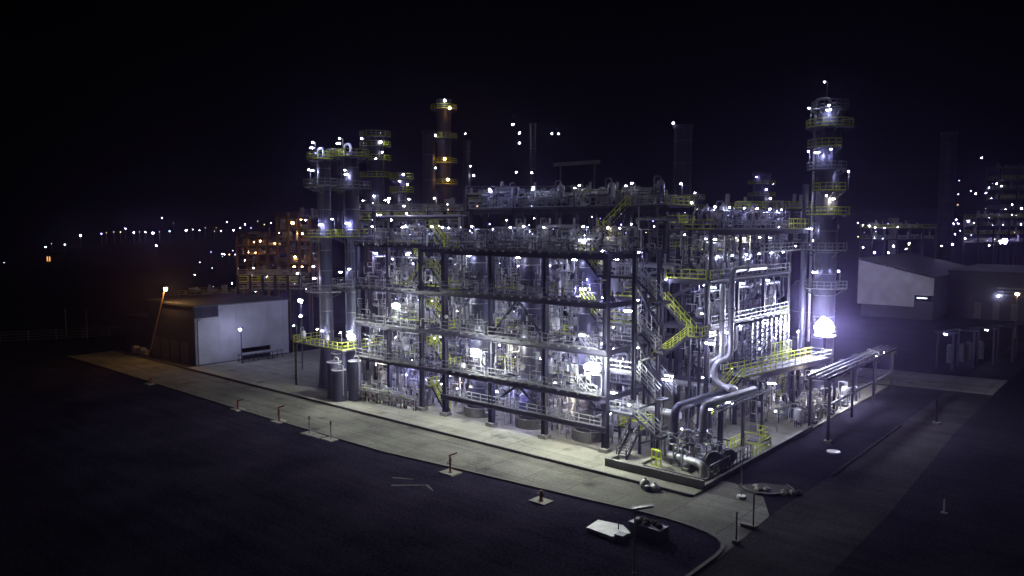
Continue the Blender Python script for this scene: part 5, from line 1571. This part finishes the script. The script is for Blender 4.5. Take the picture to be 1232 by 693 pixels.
# small lamps added close to the column shells to brighten them
for i, (u, v, z, wh) in enumerate(((67.4, 3.6, 37.0, 'slim column above the top gallery'), (67.4, 3.6, 33.6, 'slim column under the top gallery'), (65.3, 3.5, 25.4, 'slim column over the second gallery'), (67.4, 3.6, 17.2, 'slim column over the lowest gallery'), (65.4, 3.5, 9.3, 'slim column above the broad low platform'),
        (62.4, 4.8, 37.4, 'thick column above the top gallery'), (60.7, 4.9, 32.8, 'thick column over the third gallery'), (60.7, 4.9, 25.6, 'thick column over the second gallery'), (62.4, 4.8, 18.3, 'thick column over the lowest gallery'), (60.6, 4.9, 9.4, 'thick column above the broad low platform'),
        (5.4, 46.1, 41.4, 'lone column just under its top rim'), (6.8, 46.2, 35.6, 'lone column over the middle gallery'), (4.6, 46.4, 29.0, 'lone column over the lower gallery'), (7.6, 46.4, 24.8, 'lone column under the lower gallery'), (6.6, 46.1, 18.6, 'lone column over the lowest gallery'))):
    place('ceiling', (u, v, z), f'added strip lamp close to the shell of the {wh}', scale=(1.2, 1.2, 1.2))
for i in range(80):
    u0, u1 = R.choice(BAYS); li = R.choice([0, 1, 1, 2, 2, 3, 3, 4, 4])
    place(R.choice(DIM), (rnd(u0 + .6, u1 - .6), rnd(5.2, 13), LEV[li] + rnd(1.5, 3.6)), 'tiny lamp among the pipes inside the front frames', 'tiny lamps inside the front frames', rot=rnd(0, 6), scale=(.22,) * 3)

# lamps on the far structures (their bearings taken from the photograph)
for i, (px, py, D, k, lb_) in enumerate((
        (535, 121, 183.5, 'far', 'lamp at the very tip of the taller dark column'), (541, 130, 183.5, 'warmfar', 'lamp just under the tip of the taller dark column'), (524, 163, 183.5, 'far', 'lamp on the second gallery of the taller dark column'),
        (535, 191, 183.5, 'warmfar', 'upper orange lamp on the taller dark column'), (524, 202, 183.5, 'far', 'white lamp between the two orange ones on the taller dark column'), (539, 216, 183.5, 'warmfar', 'lower orange lamp on the taller dark column'),
        (446, 160, 162, 'far', 'left tip lamp of the dark column behind the twin columns'), (457, 160, 162, 'far', 'right tip lamp of the dark column behind the twin columns'), (458, 171, 162, 'far', 'second lamp down on the dark column behind the twin columns'),
        (460, 183, 162, 'far', 'third lamp down on the dark column behind the twin columns'), (452, 191, 162, 'far', 'fourth lamp down on the dark column behind the twin columns'), (450, 236, 162, 'far', 'lowest lamp on the dark column behind the twin columns'),
        (485, 210, 148, 'farblue', 'highest blue lamp on the thin lamp-hung column'), (481, 218, 148, 'farblue', 'second blue lamp on the thin lamp-hung column'), (468, 239, 148, 'far', 'lower left lamp of the thin lamp-hung column'), (486, 248, 148, 'far', 'lowest lamp of the thin lamp-hung column'), (490, 222, 148, 'far', 'right lamp of the thin lamp-hung column'),
        (560, 161, 238, 'far', 'tip lamp of the faint chimney right of the orange-lit column'), (566, 200, 238, 'far', 'upper lamp of a pair on the faint chimney'), (570, 211, 238, 'far', 'lower lamp of a pair on the faint chimney'),
        (617, 150, 228, 'far', 'highest left lamp round the very thin chimney'), (625, 160, 228, 'far', 'left upper lamp round the very thin chimney'), (625, 172, 228, 'far', 'left lower lamp round the very thin chimney'), (640, 162, 228, 'far', 'middle upper lamp on the very thin chimney'),
        (641, 171, 228, 'far', 'middle lower lamp on the very thin chimney'), (664, 161, 228, 'far', 'left of two lamps level with the very thin chimney top'), (672, 161, 228, 'far', 'right of two lamps level with the very thin chimney top'), (640, 208, 228, 'far', 'lamp low on the very thin chimney'), (621, 207, 228, 'far', 'lamp low and left of the very thin chimney'),
        (810, 148, 207, 'far', 'tip lamp of the broad faint chimney'), (836, 232, 188, 'far', 'crown lamp of the stub column'), (832, 244, 188, 'far', 'left lamp of the stub column'), (838, 252, 188, 'far', 'right lamp of the stub column'), (830, 262, 188, 'far', 'low lamp of the stub column'),
        (910, 213, 236, 'farblue', 'top left blue lamp of the short dark column'), (922, 228, 236, 'farblue', 'bright middle blue lamp of the short dark column'), (930, 221, 236, 'farblue', 'right blue lamp of the short dark column'), (927, 239, 236, 'far', 'low lamp of the short dark column'),
        (1181, 190, 298, 'farblue', 'highest lone blue lamp over the far right'), (1174, 233, 298, 'farblue', 'left lamp of the upper far right cluster'), (1190, 226, 298, 'far', 'middle lamp of the upper far right cluster'), (1205, 224, 298, 'far', 'top right lamp of the upper far right cluster'), (1193, 239, 298, 'farblue', 'lower lamp of the upper far right cluster'),
        (1147, 269, 258, 'farblue', 'leftmost blue lamp before the far right structure'), (1153, 269, 258, 'farblue', 'second blue lamp before the far right structure'), (1149, 282, 258, 'farblue', 'third blue lamp before the far right structure'), (1165, 266, 258, 'far', 'white lamp before the far right structure'), (1190, 262, 258, 'far', 'upper white lamp in the far right structure'), (1194, 270, 258, 'far', 'middle white lamp in the far right structure'),
        (1161, 287, 258, 'far', 'low white lamp in the far right structure'), (1146, 294, 258, 'farblue', 'lowest blue lamp before the far right structure'), (1133, 296, 258, 'far', 'lone low white lamp left of the far right structure'), (1218, 246, 258, 'far', 'upper edge lamp at the far right'), (1229, 251, 258, 'farblue', 'upper edge blue lamp at the far right'), (1228, 270, 258, 'farblue', 'lower edge blue lamp at the far right'), (1207, 271, 258, 'far', 'lamp over the brightest blue one at the far right'),
        (1046, 272, 240, 'far', 'left one of four lamps above the shed roof'), (1053, 274, 240, 'far', 'second of four lamps above the shed roof'), (1064, 274, 240, 'farblue', 'third of four lamps above the shed roof'), (1080, 273, 240, 'far', 'right one of four lamps above the shed roof'), (1094, 293, 220, 'far', 'lamp low over the shed roof ridge'), (1052, 304, 205, 'farblue', 'left of two lamps at the shed roof edge'), (1069, 304, 205, 'farblue', 'right of two lamps at the shed roof edge'), (1075, 296, 205, 'far', 'bar-like lamp over the shed roof edge'))):
    place_pix(px, py, D, k, lb_, None, 1.0 if k == 'warmfar' else R.choice([.45, .6, .8]))
place_pix(1209, 290, 256, 'farblue', 'brightest blue lamp at the far right', None, 3.0)
place_pix(1204, 291, 256, 'far', 'white lamp touching the brightest blue one at the far right', None, 2.0)
for i, (px, py, D) in enumerate(((305, 291, 188), (313, 290, 188), (299, 303, 188), (308, 303, 188), (321, 303, 188), (331, 292, 188), (352, 268, 173), (359, 281, 173), (364, 281, 173), (362, 263, 173), (355, 309, 173), (368, 309, 173), (354, 320, 173), (363, 320, 173), (374, 320, 173), (377, 320, 173))):
    place_pix(px, py, D, 'warmfar', 'small orange lamp on the orange-lit structures left of the twin columns', 'orange lamps left of the twin columns', R.choice([.7, 1.1]))
for i in range(24):
    px = rnd(225, 380); py = rnd(300, 352); D = rnd(150, 185)
    place_pix(px, py, D, R.choice(DIM), 'tiny lamp in the low pipework beyond the workshop roof', 'tiny lamps beyond the workshop roof', R.choice([.12, .2, .32]))
for i in range(60):
    px = rnd(440, 800); py = rnd(243, 285); D = rnd(112, 128); sc = R.choice([.2, .28, .4])
    place_pix(px, py, D, R.choice(DIM), 'tiny lamp among the rear structures above the front frames', 'tiny lamps above the front frames', sc)
for i in range(34):
    px = rnd(795, 980); py = rnd(250, 300); D = rnd(115, 130)
    place_pix(px, py, D, R.choice(DIM), 'tiny lamp among the rear structures around the upper right block', 'tiny lamps around the upper right block', R.choice([.2, .28, .4]))

for i in range(26):
    px = rnd(1150, 1232); py = rnd(215, 300); D = rnd(255, 300)
    place_pix(px, py, D, R.choice(DIM), 'tiny lamp scattered through the far structures beyond the hall', 'tiny lamps beyond the hall', R.choice([.3, .5, .7]))
for i in range(16):
    px = rnd(1030, 1110); py = rnd(268, 300); D = rnd(225, 300)
    place_pix(px, py, D, R.choice(DIM), 'tiny lamp in the far plant over the pale shed roof', 'tiny lamps over the shed roof', R.choice([.25, .4, .6]))
far_rack(1035, 1110, 274, 300, 250, 'low far pipework structure over the pale shed roof', 2, 5, 'steel', pipes='pale')

# the town on the hillside, far left
for i, (px, py) in enumerate(((55, 297), (78, 294), (97, 283), (122, 281), (137, 279), (145, 279), (151, 275), (161, 280), (168, 279), (175, 279), (192, 279), (204, 278), (209, 268), (195, 262), (224, 277), (232, 276), (240, 277), (247, 274), (258, 278), (260, 274), (273, 267), (281, 277), (289, 274), (295, 270), (302, 274), (310, 266), (318, 270), (326, 268), (338, 265), (345, 268), (336, 280), (345, 270), (62, 293), (128, 280), (184, 280), (266, 278), (5, 316), (188, 295), (254, 303), (283, 306), (276, 306))):
    c = (272 - py) / 920.0
    D = max(506.0, 57.0 / (.08 - c)) if .08 - c > .01 else 900
    u, v, z = at(px, py, D)
    gz = max(0, .08 * (D - 500)) * .9 - 1
    mb = MB().cyl((u, v, gz), (u, v, z), .12, 6).bar((u - .6, v, z + .3), (u + .6, v, z + .3), .5, .2)
    mb.cur = 1
    mb.ball((u, v, z - .1), R.choice([.2, .28, .4, .6]), 7, 4)
    o = mb.build('town_lamp', [M['grey'], M[['far', 'farsoft', 'far', 'farviolet', 'farsoft', 'faramber', 'farblue'][i % 7]]], origin=(u, v, gz))
    tag(o, 'distant white street lamp in the town lights on the far left hillside', 'street lamp', 'town lights on the hillside')
u, v, z = at(66, 312, 420)
t = thing('far_house', 'distant house with orange-lit front at the far left', 'house', (u, v, 0))
MB().box((u - 4, v - 3, 0), (u + 4, v + 3, z + 3)).build('wall', M['shutter'], t)
MB().box((u - 4.4, v - 3.4, z + 3), (u + 4.4, v + 3.4, z + 3.6)).build('roof', M['roof'], t)
for q in (-2.2, 1.2): MB().box((u + q, v - 3.05, z - 1), (u + q + 1.6, v - 3.003, z + 1.6)).build('lit_window', M['warmwin'], t)

# ------------------------------------------------------------------ glow haze, sky, camera
def build_air():  # violet haze volume added for lamp glow, standing in for lens bloom
    mb = MB().box((-330, -110, -1.6), (1100, 1050, 95))
    o = mb.build('haze', M['steel'], origin=(0, 0, 0))
    m = bpy.data.materials.new('bloom haze'); m.use_nodes = True
    N, L = m.node_tree.nodes, m.node_tree.links
    N.clear()
    out = N.new('ShaderNodeOutputMaterial'); pv = N.new('ShaderNodeVolumePrincipled')
    pv.inputs['Color'].default_value = (0.56, 0.45, 1.0, 1)
    pv.inputs['Density'].default_value = HAZE
    pv.inputs['Anisotropy'].default_value = 0.88
    L.new(pv.outputs['Volume'], out.inputs['Volume'])
    o.data.materials.clear(); o.data.materials.append(m)
    o['kind'] = 'stuff'
HAZE = 0.00034
build_air()

w = bpy.data.worlds.new('World'); scene.world = w; w.use_nodes = True
N, L = w.node_tree.nodes, w.node_tree.links
bg = N['Background']
sky = N.new('ShaderNodeTexSky'); sky.sky_type = 'NISHITA'; sky.sun_disc = False
sky.sun_elevation = math.radians(-4.0); sky.sun_rotation = math.radians(200)
tint = N.new('ShaderNodeMix'); tint.data_type = 'RGBA'; tint.blend_type = 'MULTIPLY'; tint.inputs[0].default_value = 1
tint.inputs[7].default_value = (0.75, 0.45, 0.8, 1)
L.new(sky.outputs['Color'], tint.inputs[6]); L.new(tint.outputs[2], bg.inputs['Color'])
bg.inputs['Strength'].default_value = 0.003

cam = bpy.data.cameras.new('camera'); co = bpy.data.objects.new('camera', cam); COL.objects.link(co)
co.location = CAMP; co.rotation_euler = (math.pi / 2 - PITCH, 0, YAW)
cam.lens = F; cam.sensor_width = 36.0; cam.clip_end = 5000
scene.camera = co
scene.view_settings.view_transform = 'Standard'; scene.view_settings.look = 'None'
scene.view_settings.exposure = 0.0; scene.view_settings.gamma = 1.0
scene.view_settings.use_curve_mapping = False
scene.render.engine = 'CYCLES'
cy = scene.cycles
cy.use_denoising = True
try: cy.denoiser = 'OPENIMAGEDENOISE'
except Exception: pass
cy.max_bounces = 4; cy.diffuse_bounces = 2; cy.glossy_bounces = 2; cy.volume_bounces = 0
cy.sample_clamp_indirect = 3.0; cy.sample_clamp_direct = 0
cy.use_light_tree = True
cy.filter_width = 1.5
print('OBJECTS', len(bpy.data.objects))
